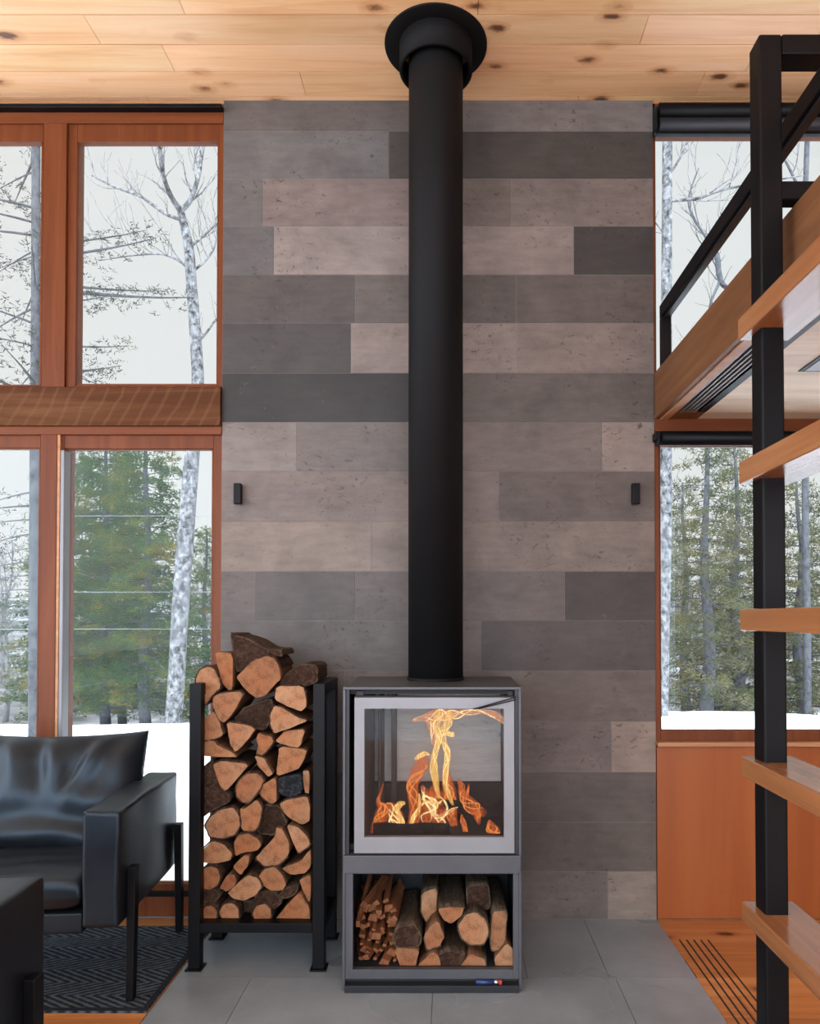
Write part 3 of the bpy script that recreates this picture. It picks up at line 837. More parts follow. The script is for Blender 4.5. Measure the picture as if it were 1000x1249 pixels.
for kind, sp_, dy in FL:
    Y = SY + dy
    pts = [fz(a, b, Y) for a, b, r in sp_]
    rad = [r / 4.762 / F * Y * (1.25 if kind == 'orange' else 1.08) for a, b, r in sp_]
    # smooth the spine
    P2, R2 = [], []
    n = len(pts)
    for i in range(n - 1):
        p0, p1, p2, p3 = pts[max(i - 1, 0)], pts[i], pts[i + 1], pts[min(i + 2, n - 1)]
        for s in (0, 0.25, 0.5, 0.75):
            P2.append(0.5 * ((2 * p1) + (p2 - p0) * s + (2 * p0 - 5 * p1 + 4 * p2 - p3) * s * s + (3 * p1 - p0 - 3 * p2 + p3) * s ** 3))
            R2.append(rad[i] * (1 - s) + rad[i + 1] * s)
    P2.append(pts[-1]); R2.append(rad[-1])
    m = MB(); m.tube(P2, R2, 14, 0, 0.7)
    rf = random.Random(int(dy * 1000) + len(P2))
    for q in range({'hot': 5, 'orange': 4, 'pale': 4}[kind]):
        ph, fr, am = rf.uniform(0, 6.3), rf.uniform(0.25, 0.6), rf.uniform(0.5, 0.95)
        S = []
        for i2, (p, r) in enumerate(zip(P2, R2)):
            dd = (P2[min(i2 + 1, len(P2) - 1)] - P2[max(i2 - 1, 0)]).normalized()
            sd = Vector((dd.z, 0, -dd.x))
            S.append(p + sd * (r * am * math.sin(ph + fr * i2)) + Vector((0, -0.6 * r, 0)))
        a0 = rf.randrange(0, max(1, len(P2) // 3)); a1 = len(P2) - rf.randrange(0, max(1, len(P2) // 3))
        rs = [max(0.0006, R2[i2] * 0.14 * math.sin(math.pi * (i2 - a0 + 0.5) / (a1 - a0))) for i2 in range(a0, a1)]
        m.tube(S[a0:a1], rs, 7, 1)
    m.build('flame', [M['flame_' + kind], M['flame_streak'] if kind != 'orange' or rf.random() < 0.2 else M['flame_ember']], fire)
# burning logs
for (a, b, r, dz, dep, lab) in ((150, 640, 44, 0.0, 0.30, 'charred log burning at the back of the fire'), (120, 560, 40, 0.0, 0.12, 'charred log burning at the front of the fire'), (420, 850, 36, 0.06, 0.22, 'charred log burning crosswise on top of the others')):
    p, q = fz(a, 800, SY + dep), fz(b, 800, SY + dep)
    rr = r / 4.762 / F * SY
    z = gz0 - 0.03 + rr + dz
    p.z = q.z = z
    m = MB()
    N = 7
    m.tube([p.lerp(q, i / (N - 1)) + Vector((0, 0.004 * math.sin(i * 2.1), 0)) for i in range(N)], [rr * (0.9 + 0.1 * math.sin(i * 1.7)) for i in range(N)], 12)
    tag(m.build('burning_log', M['ember']), lab, 'log', 'logs burning in the stove')

# ------------------------------------------------------------------ firewood
def log_mesh(poly, Yf, length, mats, seed, bark='none', tilt=0.012):
    """poly: pixel outline of the sawn end at distance Yf; returns root mesh (+ bark child)"""
    r = random.Random(seed)
    pts = [at(px, py, Yf) for px, py in poly]
    P = [(p.x, p.z) for p in pts]
    # rounder outline: cut the corners once and roughen
    Q = []
    n = len(P)
    for i in range(n):
        a, b = P[i], P[(i + 1) % n]
        for s in (0.14, 0.5, 0.86):
            Q.append((a[0] * (1 - s) + b[0] * s + r.uniform(-1, 1) * 0.0012, a[1] * (1 - s) + b[1] * s + r.uniform(-1, 1) * 0.0012))
    cx = sum(p[0] for p in Q) / len(Q); cz_ = sum(p[1] for p in Q) / len(Q)
    tx, tz = r.uniform(-tilt, tilt) * 6, r.uniform(-tilt, tilt) * 6
    ox, oz = r.uniform(-0.02, 0.02), r.uniform(-0.02, 0.02)
    K = 7
    m = MB()
    rings = []
    for k in range(K):
        f = k / (K - 1)
        g = 1.0 - 0.05 * f
        wob = 0.0 if k == 0 else 0.003
        ring = []
        for j, (x, z) in enumerate(Q):
            yy = Yf + f * length + ((x - cx) * tx + (z - cz_) * tz) * (1 - f)
            d = mnoise.noise((x * 30, yy * 9, z * 30 + seed)) * (0.0 if k == 0 else 0.005)
            ring.append(m.bm.verts.new((cx + (x - cx) * g * (1 + d * 8) , yy, cz_ + (z - cz_) * g * (1 + d * 8))))
        rings.append(ring)
    f = m.face(rings[0], 0)
    for l in f.loops:
        l[m.uv].uv = (l.vert.co.x - cx + ox, l.vert.co.z - cz_ + oz)
    m.face(list(reversed(rings[-1])), 0)
    for l in m.bm.faces[-1].loops if False else []:
        pass
    L = len(Q)
    # which part of the outline carries bark: everything, or the half away from the sharpest corner
    if bark == 'all':
        arc = set(range(L))
    elif bark == 'half':
        best, bi = 9, 0
        for i in range(n):
            a = Vector(P[i - 1]) - Vector(P[i]); b = Vector(P[(i + 1) % n]) - Vector(P[i])
            w = a.angle(b)
            if w < best: best, bi = w, i
        tip = Vector(P[bi])
        ds = sorted(range(L), key=lambda j: -(Vector(Q[j]) - tip).length)
        arc = set(ds[:int(L * 0.42)])
    elif bark == 'top':
        ds = sorted(range(L), key=lambda j: -Q[j][1]); arc = set(ds[:int(L * 0.4)])
    else:
        arc = set()
    for a, b in zip(rings, rings[1:]):
        for j in range(L):
            m.face([a[j], a[(j + 1) % L], b[(j + 1) % L], b[j]], 1, None, True)
    o = m.build('firewood_log', [mats[0], mats[1]], None, 0, (cx, Yf + length / 2, min(p[1] for p in Q)))
    if arc and len(mats) > 2:
        m = MB()
        idx = [j for j in range(L)]
        th = 0.006
        R3 = []
        for k in range(K):
            f = k / (K - 1)
            g = 1.0 - 0.05 * f
            inn, out = [], []
            for j, (x, z) in enumerate(Q):
                yy = Yf + 0.0005 + f * (length - 0.001) + ((x - cx) * tx + (z - cz_) * tz) * (1 - f)
                d = Vector((x - cx, 0, z - cz_)); ln = d.length; d = d / ln if ln else d
                nn = th * (0.5 + 0.9 * abs(mnoise.noise((x * 45, yy * 14, z * 45 + seed))))
                base = Vector((cx + (x - cx) * g, yy, cz_ + (z - cz_) * g))
                inn.append(m.bm.verts.new(base + d * 0.0006)); out.append(m.bm.verts.new(base + d * (nn + 0.0012)))
            R3.append((inn, out))
        for k in range(K - 1):
            (i0, o0), (i1, o1) = R3[k], R3[k + 1]
            for j in range(L):
                j2 = (j + 1) % L
                if j in arc and j2 in arc:
                    m.face([o0[j], o0[j2], o1[j2], o1[j]], 0, None, True)
                    if k == 0:
                        m.face([i0[j], i0[j2], o0[j2], o0[j]], 0)
        loose = [v for v in m.bm.verts if not v.link_faces]
        bmesh.ops.delete(m.bm, geom=loose, context='VERTS')
        m.build('bark', mats[2], o, 0)
    return o

# the rack
RY = floor_Y(1185)
RB = RY + 0.285
rl, rr_ = xat(231.5, RY), xat(396.5, RY)
rt = zat(834, RY)
PW = 0.041
rack = empty('firewood_rack', ((rl + rr_) / 2, (RY + RB) / 2, 0.002), 'tall black steel rack packed with split firewood', 'rack')
sh0, sh1 = zat(1138, RY), zat(1126.5, RY)
for xx in (rl, rr_ - PW):
    for yy in (RY, RB - PW):
        m = MB(); m.box(xx, xx + PW, yy, yy + PW, 0.008, rt); po = m.build('post', M['black_steel'], rack, 0.002)
        m = MB(); m.box(xx - 0.008, xx + PW + 0.008, yy - 0.008, yy + PW + 0.008, 0.002, 0.008); m.build('foot_plate', M['black_steel'], po, 0.001)
    m = MB(); m.box(xx, xx + PW, RY + PW + 0.0005, RB - PW - 0.0005, rt - PW, rt); m.build('side_rail', M['black_steel'], rack, 0.002)
    m = MB(); m.box(xx, xx + PW, RY + PW + 0.0005, RB - PW - 0.0005, sh0, sh1); m.build('side_rail', M['black_steel'], rack, 0.002)
for yy in (RY, RB - PW):
    m = MB(); m.box(rl + PW + 0.0005, rr_ - PW - 0.0005, yy, yy + PW, sh0, sh1); m.build('cross_bar', M['black_steel'], rack, 0.002)
m = MB(); m.box(rl + PW, rr_ - PW, RY + PW + 0.0005, RB - PW - 0.0005, sh1 - 0.006, sh1 - 0.001); m.build('shelf', M['black_steel'], rack)

G = 'split logs stacked in the black rack'
def zA(p): return [(225 + x / 5.556, 765 + y / 5.556) for x, y in p]
def zB(p): return [(225 + x / 5.556, 905 + y / 5.556) for x, y in p]
def zC(p): return [(225 + x / 5.556, 1040 + y / 5.556) for x, y in p]
LOGS = [
 # outline, set-back, bark, look, label
 (zA([(75, 400), (80, 340), (115, 285), (165, 265), (205, 290), (240, 370), (240, 410), (190, 455), (140, 525), (100, 515), (80, 470)]), 0.0, 'all', 'n', 'bark-rimmed log at the upper left corner, resting against the left post top'),
 (zA([(210, 165), (330, 180), (325, 420), (300, 425), (255, 375), (225, 270)]), 0.02, 'half', 'n', 'upright narrow wedge left of the large orange log on the pile top'),
 (zA([(355, 340), (400, 290), (470, 225), (560, 195), (610, 215), (640, 270), (650, 350), (600, 400), (540, 470), (480, 480), (430, 440), (395, 400)]), -0.01, 'top', 'n', 'largest orange log end at the top centre of the rack pile'),
 (zA([(315, 40), (345, 60), (440, 90), (540, 150), (645, 155), (655, 200), (560, 190), (470, 220), (400, 285), (355, 300), (340, 200)]), 0.035, 'all', 'b', 'bark-covered chunk peaking highest, behind the large orange log'),
 (zA([(625, 400), (800, 400), (820, 460), (825, 540), (790, 570), (720, 545), (610, 490)]), 0.0, 'top', 'n', 'squarish pale log at the top beside the right post'),
 (zA([(640, 392), (700, 310), (800, 255), (890, 265), (890, 370), (830, 390)]), 0.04, 'all', 'b', 'flaky barked piece lying on the squarish pale log'),
 (zA([(190, 500), (215, 455), (370, 435), (395, 460), (340, 560), (270, 650), (235, 625), (200, 550)]), 0.0, 'half', 'n', 'heart-shaped log end below the upright narrow wedge'),
 (zA([(75, 735), (110, 650), (160, 590), (200, 575), (240, 650), (260, 730), (195, 762), (90, 767)]), 0.005, 'half', 'n', 'broad triangular log touching the left post below the heart-shaped one'),
 (zA([(290, 645), (420, 660), (480, 690), (430, 760), (345, 850), (310, 800), (295, 720)]), -0.005, 'top', 'n', 'downward-pointing wedge just below the heart-shaped log'),
 (zA([(340, 620), (420, 545), (580, 490), (590, 560), (575, 620), (540, 690), (485, 680), (420, 650)]), 0.05, 'all', 'b', 'dark barked log behind the downward-pointing wedge, under the top one'),
 (zA([(580, 590), (610, 530), (660, 545), (760, 610), (835, 635), (700, 690), (610, 720), (585, 670)]), 0.0, 'half', 'n', 'half-round pale log with a point aimed at the right post'),
 (zA([(610, 770), (680, 703), (820, 690), (780, 815), (700, 805)]), 0.01, 'none', 'n', 'flat slanted piece under the half-round pale log by the right post'),
 (zA([(485, 760), (500, 715), (540, 735), (590, 740), (605, 780), (530, 865), (485, 860), (500, 800)]), 0.01, 'half', 'n', 'small crooked log end in the middle, left of the flat slanted piece'),
 (zA([(80, 790), (100, 772), (200, 768), (220, 800), (330, 850), (360, 880), (110, 875), (85, 830)]), 0.0, 'top', 'n', 'long low pinkish piece lying under the broad triangular log'),
 (zB([(640, 30), (830, 50), (810, 120), (770, 185), (620, 235), (630, 130)]), 0.0, 'none', 'n', 'four-sided yellow log end by the right post, above the charred block'),
 (zB([(190, 150), (250, 130), (440, 150), (380, 220), (280, 335), (240, 300), (210, 220)]), -0.005, 'top', 'n', 'wide downward triangle of pale wood under the long low pinkish piece'),
 (zB([(90, 210), (180, 130), (195, 165), (240, 305), (305, 360), (300, 400), (200, 450), (125, 500), (100, 330)]), 0.01, 'all', 'b', 'rough dark barked log bulging past the left post'),
 (zB([(350, 320), (370, 260), (430, 215), (490, 215), (535, 260), (510, 320), (440, 410), (395, 405), (355, 365)]), 0.0, 'all', 'n', 'oval orange log end right of the wide downward triangle'),
 (zB([(475, 90), (540, 110), (565, 160), (600, 215), (570, 240), (500, 170)]), 0.015, 'none', 'n', 'narrow slanting sliver above the oval orange log'),
 (zB([(480, 320), (560, 270), (620, 240), (625, 400), (590, 420), (530, 380)]), 0.01, 'half', 'n', 'ragged split log left of the charred block'),
 (zB([(630, 250), (700, 236), (790, 215), (800, 340), (720, 380), (640, 355)]), 0.0, 'none', 'c', 'charred black square block by the right post'),
 (zB([(640, 430), (690, 392), (830, 370), (850, 440), (850, 530), (800, 560), (700, 510)]), 0.0, 'top', 'n', 'broad rough log under the charred block'),
 (zB([(800, 195), (845, 200), (845, 350), (815, 340), (805, 260)]), 0.03, 'none', 'n', 'pale sliver squeezed between the charred block and the right post'),
 (zB([(140, 570), (170, 510), (240, 460), (330, 440), (370, 500), (375, 570), (340, 630), (240, 655), (170, 640)]), 0.0, 'all', 'n', 'big oval log end under the rough dark barked log'),
 (zB([(375, 450), (400, 460), (490, 390), (525, 440), (515, 530), (480, 600), (390, 600), (378, 540)]), 0.005, 'half', 'n', 'notched orange log touching the big oval one'),
 (zB([(520, 430), (640, 440), (690, 560), (620, 570), (600, 630), (500, 610), (525, 530)]), 0.06, 'all', 'b', 'dark barked log deep in the gap right of the notched orange one'),
 (zB([(335, 680), (370, 630), (430, 620), (500, 660), (520, 700), (490, 740), (400, 750), (345, 775)]), 0.005, 'top', 'n', 'brown log with a humped top, centred below the notched orange one'),
 (zB([(480, 790), (540, 720), (610, 650), (620, 580), (660, 590), (710, 680), (710, 760), (640, 830), (540, 840)]), -0.005, 'half', 'n', 'large cracked log end right of the humped brown log'),
 (zB([(690, 560), (760, 570), (840, 650), (850, 700), (770, 755), (735, 680)]), 0.005, 'half', 'n', 'leaning orange log between the large cracked one and the right post'),
 (zB([(115, 740), (190, 670), (260, 690), (325, 760), (310, 800), (200, 825), (120, 815)]), 0.005, 'top', 'n', 'dark brown half-round log by the left post, under the big oval one'),
 (zC([(325, 95), (400, 20), (440, 20), (430, 85), (380, 155)]), 0.012, 'none', 'n', 'dark kite-shaped log below the humped brown one'),
 (zC([(660, 105), (790, 60), (830, 0), (855, -20), (855, 90), (820, 135), (750, 150), (700, 140)]), 0.01, 'none', 'n', 'jagged orange piece with a tall spur along the right post'),
 (zC([(100, 170), (130, 110), (180, 92), (225, 110), (240, 170), (225, 220), (170, 255), (120, 240)]), 0.0, 'all', 'n', 'round log end by the left post, upper of the two at lower left'),
 (zC([(235, 240), (290, 150), (340, 150), (355, 190), (330, 240), (280, 265)]), 0.01, 'half', 'n', 'small orange piece right of the upper round log at lower left'),
 (zC([(290, 275), (360, 210), (430, 150), (500, 170), (525, 230), (480, 290), (400, 330), (330, 315)]), -0.005, 'half', 'n', 'bright orange half-round log near the bottom centre'),
 (zC([(500, 165), (540, 112), (610, 95), (660, 140), (690, 220), (660, 258), (580, 260), (525, 215)]), 0.0, 'top', 'n', 'blocky log end right of the bright orange half-round one'),
 (zC([(640, 290), (700, 240), (765, 235), (740, 285), (680, 310)]), 0.01, 'all', 'b', 'small dark barked piece above the bottom right triangle'),
 (zC([(600, 470), (700, 350), (780, 265), (845, 370), (850, 475)]), 0.0, 'none', 'n', 'large upright triangle in the bottom right corner of the rack'),
 (zC([(110, 410), (140, 365), (185, 360), (220, 390), (215, 450), (170, 475), (125, 460)]), 0.0, 'all', 'n', 'smallest round log end in the bottom left corner of the rack'),
 (zC([(235, 410), (260, 355), (320, 340), (365, 375), (370, 440), (340, 476), (270, 475)]), 0.005, 'all', 'n', 'round log on the rack floor, second from the left post'),
 (zC([(460, 410), (490, 360), (550, 350), (585, 390), (585, 440), (550, 472), (490, 472)]), 0.0, 'all', 'n', 'round log on the rack floor, just left of the large triangle'),
 (zC([(775, 185), (855, 145), (855, 300), (845, 340), (800, 250)]), 0.02, 'none', 'n', 'tall brown split face behind the tip of the bottom right triangle'),
 (zC([(115, 262), (215, 262), (230, 300), (200, 335), (125, 320)]), 0.03, 'all', 'b', 'grey barked stick between the two round logs at lower left'),
 (zC([(375, 375), (395, 345), (450, 330), (470, 365), (455, 420), (440, 470), (385, 470)]), 0.09, 'all', 'b', 'dark barked log deep in the gap on the rack floor'),
 (zC([(460, 345), (500, 275), (590, 270), (640, 310), (650, 345), (600, 380), (545, 340)]), 0.03, 'all', 'b', 'dark barked log above the round one beside the large triangle'),
]
lookm = {'n': [M['log_end'], M['split'], M['bark']], 'b': [M['bark'], M['bark'], M['bark_grey']], 'c': [M['char'], M['char']]}
for i, (poly, dy, bark, look, lab) in enumerate(LOGS):
    o = log_mesh(poly, RY + 0.045 + dy * 0.6, 0.235 - abs(dy) * 0.5, lookm[look], 100 + i, bark)
    tag(o, lab, 'firewood', G)

# logs in the niche under the fire
def zD(p): return [(415 + x / 4.4444, 1055 + y / 4.4444) for x, y in p]
G2 = 'split logs in the niche under the fire'
NLOGS = [
 (zD([(525, 238), (600, 228), (672, 232), (655, 280), (600, 320), (560, 300)]), 0.05, 'top', 'g', 'half-round orange log on top of the niche pile'),
 (zD([(640, 330), (680, 275), (735, 258), (790, 300), (805, 370), (770, 430), (700, 430), (655, 390)]), 0.045, 'all', 'g', 'round log with a grey bark rim right of centre in the niche'),
 (zD([(285, 405), (310, 345), (400, 325), (435, 395), (420, 438), (310, 442)]), 0.045, 'all', 'b', 'grey barked log beside the kindling in the niche'),
 (zD([(290, 452), (430, 455), (405, 560), (325, 560)]), 0.04, 'none', 'n', 'brown wedge under the grey barked log in the niche'),
 (zD([(455, 380), (490, 330), (530, 300), (565, 390), (540, 440), (470, 465)]), 0.05, 'half', 'g', 'leaning split log left of centre in the niche'),
 (zD([(425, 540), (500, 470), (530, 490), (548, 562), (420, 562)]), 0.04, 'none', 'n', 'orange wedge on the niche floor left of the dark half-round log'),
 (zD([(522, 500), (590, 472), (685, 490), (640, 558), (562, 562)]), 0.04, 'top', 'b', 'dark half-round log in the middle of the niche floor'),
 (zD([(640, 562), (702, 480), (780, 510), (792, 562)]), 0.04, 'half', 'g', 'broad orange wedge on the niche floor under the round log'),
 (zD([(835, 510), (900, 425), (938, 455), (938, 562), (845, 562)]), 0.04, 'half', 'n', 'pale log in the right corner of the niche'),
 (zD([(825, 250), (905, 250), (890, 420), (870, 455), (820, 470), (815, 400)]), 0.06, 'all', 'g', 'tall grey log standing against the right side of the niche'),
 (zD([(690, 120), (800, 110), (810, 230), (740, 250), (695, 240)]), 0.12, 'all', 'b', 'brown barked log lying at the back, upper right of the niche'),
 (zD([(440, 150), (525, 120), (520, 290), (470, 320), (440, 260)]), 0.14, 'all', 'g', 'grey weathered log at the back, left of the top half-round one'),
]
lookm['g'] = [M['log_end'], M['split'], M['bark_grey']]
for i, (poly, dy, bark, look, lab) in enumerate(NLOGS):
    o = log_mesh(poly, SY + dy, 0.385 - dy - 0.02, lookm[look], 300 + i, bark)
    tag(o, lab, 'firewood', G2)

# kindling: one stick is built, the others are copies
def stick_mesh(seed, w, h, L):
    r = random.Random(seed)
    m = MB()
    pts = []
    for z in (0, h):
        for yy in (0, L):
            for x in (0, w):
                pts.append((x + r.uniform(-.2, .2) * w, yy, z + r.uniform(-.2, .2) * h))
    m.hexa(pts)
    return m.build('kindling_stick', M['kindling'], None, 0.0008, (0, 0, 0), 1)
protos = [stick_mesh(1, 0.016, 0.013, 0.22), stick_mesh(2, 0.022, 0.018, 0.24), stick_mesh(3, 0.011, 0.010, 0.2), stick_mesh(4, 0.03, 0.022, 0.2)]
r1 = random.Random(21)
spots = []
bx0, bx1 = xat(436, SY + 0.05), xat(485, SY + 0.05)
z = nz0 - 0.003
row = 0
while z < nz0 + 0.185:
    x = bx0 + r1.uniform(0, 0.01)
    top = bx1 - 0.02 * max(0, row - 5)
    while x < top:
        spots.append((x, SY + 0.05 + r1.uniform(0, 0.04) + 0.006 * row, z + r1.uniform(0, 0.004)))
        x += r1.uniform(0.020, 0.030)
    z += 0.024
    row += 1
used = set()
for i, (x, yy, zz) in enumerate(spots):
    k = r1.choice((0, 0, 1, 1, 2, 3)) if i > 3 else i
    if k in used:
        o = protos[k].copy(); C.objects.link(o)
    else:
        o = protos[k]; used.add(k)
    o.location = (x, yy, zz)
    o.rotation_euler = (R(r1.uniform(-2, 7)), R(r1.uniform(-50, 50)), R(r1.uniform(-15, 15)))
    tag(o, 'thin split kindling stick in the heap at the left of the niche', 'kindling', 'kindling sticks in the niche')
m = MB(); 
pa, pb = at(434, 1131, SY + 0.05), at(449.5, 1070, SY + 0.30)
d = Vector((0.0135, 0, 0)); h = Vector((0, 0, 0.02))
m.hexa([pa, pa + d, pb, pb + d, pa + h, pa + d + h, pb + h, pb + d + h])
tag(m.build('kindling_stick', M['kindling'], None, 0.001), 'long flat batten leaning along the left wall of the niche', 'kindling', 'battens in the niche')

# ------------------------------------------------------------------ armchairs
def pillow_grid(W, D, T, nu=44, nv=36, e=0.42, fn=None, rnd=5.0):
    """soft box lying in x-y: front and back faces bulge, edges pulled in; fn(u,v,top) adds to the height"""
    m = MB()
    def shape(u, v):
        a = max(0.0, 1 - abs(u) ** rnd) ** e * max(0.0, 1 - abs(v) ** rnd) ** e
        return a
    lay = []
    for s in (1, -1):
        g = []
        for j in range(nv + 1):
            row = []
            for i in range(nu + 1):
                u, v = 2 * i / nu - 1, 2 * j / nv - 1
                u = math.sin(u * math.pi / 2) * 0.45 + u * 0.55; v = math.sin(v * math.pi / 2) * 0.45 + v * 0.55
                h = shape(u, v) * T / 2
                z = s * h + (fn(u, v, s) * min(1, h / (T / 2) * 1.6) if fn else 0)
                row.append(m.bm.verts.new((u * W / 2, v * D / 2, z)))
            g.append(row)
        lay.append(g)
    for s, g in enumerate(lay):
        for j in range(nv):
            for i in range(nu):
                q = [g[j][i], g[j][i + 1], g[j + 1][i + 1], g[j + 1][i]]
                m.face(q if s == 0 else q[::-1], 0, None, True)
    bmesh.ops.remove_doubles(m.bm, verts=m.bm.verts, dist=0.0008)
    return m

def soft_box(x0, x1, y0, y1, z0, z1, rad=0.02, wob=0.0, seed=0, cuts=7):
    m = MB(); m.box(x0, x1, y0, y1, z0, z1)
    bmesh.ops.bevel(m.bm, geom=m.bm.edges[:] , offset=rad, segments=4, profile=0.6, affect='EDGES')
    bmesh.ops.subdivide_edges(m.bm, edges=[e for e in m.bm.edges if e.calc_length() > 0.06], cuts=cuts, use_grid_fill=True)
    for v in m.bm.verts:
        if wob:
            v.co += Vector([mnoise.noise(v.co * 9 + Vector((seed, i * 7, 0))) * wob for i in range(3)])
    for f in m.bm.faces: f.smooth = True
    return m

HW = 0.43
def armchair(loc, rz, label):
    root = empty('armchair', loc, label, 'armchair', 'black leather armchairs')
    root.rotation_euler = (0, 0, rz)
    for s in (1, -1):
        xs = sorted((s * (HW - 0.115), s * HW))
        arm = soft_box(xs[0], xs[1], -0.30, 0.29, 0.262, 0.625, 0.016, 0.005, s * 3).build('armrest', M['leather'], root, local=True)
        # welt lines along the top of the arm
        m = MB()
        for xx in (xs[0] + 0.006, xs[1] - 0.006):
            m.tube([(xx, -0.298, 0.616), (xx, 0.28, 0.616)], 0.0035, 6)
        m.build('piping', M['leather'], arm, local=True)
        for (y0, lean) in ((-0.225, -0.012), (0.25, 0.018)):
            xo = s * (HW + 0.002)
            t = [(xo, y0 - 0.019, .43), (xo + s * 0.028, y0 - 0.019, .43), (xo, y0 + 0.019, .43), (xo + s * 0.028, y0 + 0.019, .43)]
            b = [(xo + s * 0.002, y0 + lean - 0.016, .0085), (xo + s * 0.026, y0 + lean - 0.016, .0085), (xo + s * 0.002, y0 + lean + 0.016, .0085), (xo + s * 0.026, y0 + lean + 0.016, .0085)]
            m = MB(); m.hexa(b + t); m.build('leg', M['black_steel'], root, 0.003, local=True)
    soft_box(-HW + 0.117, HW - 0.117, -0.285, 0.27, 0.24, 0.305, 0.010).build('seat_base', M['leather'], root, local=True)
    soft_box(-HW + 0.117, HW - 0.117, 0.225, 0.30, 0.262, 0.60, 0.02, 0.003, 9).build('back_frame', M['leather'], root, local=True)
    def seat_fn(u, v, s):
        if s < 0: return 0
        return 0.004 * mnoise.noise((u * 3, v * 3, 1)) + 0.002 * math.sin(v * 16 + 3 * mnoise.noise((u * 2, v, 2)))
    m = pillow_grid(HW * 2 - 0.235, 0.52, 0.125, fn=seat_fn, rnd=9, e=0.30)
    bmesh.ops.translate(m.bm, verts=m.bm.verts, vec=(0, -0.035, 0.365))
    m.build('seat_cushion', M['leather'], root, local=True)
    def back_fn(u, v, s):
        if s < 0: return 0
        # creases that run down from the sagging top edge and folds across the belly
        w = 0
        for (a, k, amp) in ((0.02, 8.5, .020), (0.30, 10, .018), (-0.42, 8.5, .015), (0.60, 9, .008)):
            cu = a + 0.24 * (v - 0.2) * (1 if a > 0.1 else -0.6)
            w -= amp * math.exp(-((u - cu) * k) ** 2) * math.exp(-((v - 0.42) * 2.1) ** 2)
            w += amp * 0.8 * math.exp(-((u - cu - 0.13) * k) ** 2) * math.exp(-((v - 0.42) * 2.1) ** 2)
        w += 0.014 * math.sin((v + 0.35 * u * u) * 9 + 1.2) * math.exp(-((v + 0.55) * 2.4) ** 2)
        return w + 0.009 * mnoise.noise((u * 2.2, v * 2.2, 5))
    m = pillow_grid(HW * 2 - 0.19, 0.47, 0.19, 80, 52, fn=back_fn, rnd=3.4, e=0.5)
    for v in m.bm.verts:                      # sag of the top edge, corners stay up
        u, t = v.co.x / (HW - 0.095), v.co.y / 0.235
        if t > 0:
            v.co.y -= 0.022 * t * (1 - u * u)
    bmesh.ops.rotate(m.bm, verts=m.bm.verts, cent=(0, 0, 0), matrix=Matrix.Rotation(R(68), 3, 'X'))
    bmesh.ops.translate(m.bm, verts=m.bm.verts, vec=(0.005, 0.135, 0.578))
    m.build('back_cushion', M['leather'], root, local=True)
    return root
armchair((-1.485, 2.524, 0.0), R(4), 'black leather armchair with a slouchy back cushion on the rug by the glass door')
armchair((-1.388, 1.41, -0.0085), R(180), 'black leather armchair seen only by its arm in the lower left corner')

# rug
m = MB()
ry0 = floor_Y(1236)
m.box(-2.35, XL - 0.004, ry0, YW - 0.075, 0.0005, 0.0075)
rug = tag(m.build('rug', M['rug'], origin=(-1.6, 2.5, 0)), 'dark grey herringbone rug under the leather armchair', 'rug')
m = MB()
m.box(-2.35, XL - 0.004, ry0, ry0 + 0.018, 0.0076, 0.0086); m.box(XL - 0.022, XL - 0.004, ry0 + 0.018, YW - 0.075, 0.0076, 0.0086)
m.build('binding', M['rug_edge'], rug)

# ------------------------------------------------------------------ outdoors
def ground_z(x, y):
    # bank of snow near the house, then a drop to the woods and a slow rise
    cz_l, cz_r = -0.16, 0.07
    t = max(0, min(1, (x + 2.0) / 6.0))
    crest = cz_l + (cz_r - cz_l) * t - 0.04 * max(0, x - 3)
    n = 0.06 * mnoise.noise((x * 0.5, y * 0.5, 0)) + 0.03 * mnoise.noise((x * 1.7, y * 1.7, 4)) + 0.012 * mnoise.noise((x * 5, y * 5, 9))
    if y < 9:
        f = max(0, (y - 3.1) / 5.9)
        return -0.16 + (crest + 0.16) * f ** 1.5 + n * min(1, f * 2)
    if y < 15:
        f = (y - 9) / 6
        return crest - 1.6 * (3 * f * f - 2 * f ** 3) + n
    d = y - 15
    return crest - 1.6 + 0.012 * d + 0.0012 * d * d * (1 if d < 60 else 0) + n * 3 + (0.0012 * 3600 if d >= 60 else 0)

def terrain(name, x0, x1, y0, y1, nx, ny, mat, kind):
    m = MB()
    g = [[m.bm.verts.new((x0 + (x1 - x0) * i / nx, y0 + (y1 - y0) * (j / ny), 0)) for i in range(nx + 1)] for j in range(ny + 1)]
    for rw in g:
        for v in rw: v.co.z = ground_z(v.co.x, v.co.y)
    for j in range(ny):
        for i in range(nx):
            m.face([g[j][i], g[j][i + 1], g[j + 1][i + 1], g[j + 1][i]], 0, None, True)
    o = m.build(name, mat, origin=(0, y0, 0))
    tag(o, kind=kind)
    return o
terrain('ground', -14, 14, 3.15, 12, 90, 60, M['snow'], 'structure')
terrain('hill', -70, 70, 11.9, 100, 110, 80, M['far_ground'], 'structure')
m = MB(); v = [m.bm.verts.new(p) for p in ((-14, -30, -0.2), (14, -30, -0.2), (14, BACK, -0.2), (-14, BACK, -0.2))]; m.face(v)
tag(m.build('terrain', M['snow'], origin=(0, -10, -0.2)), kind='structure')

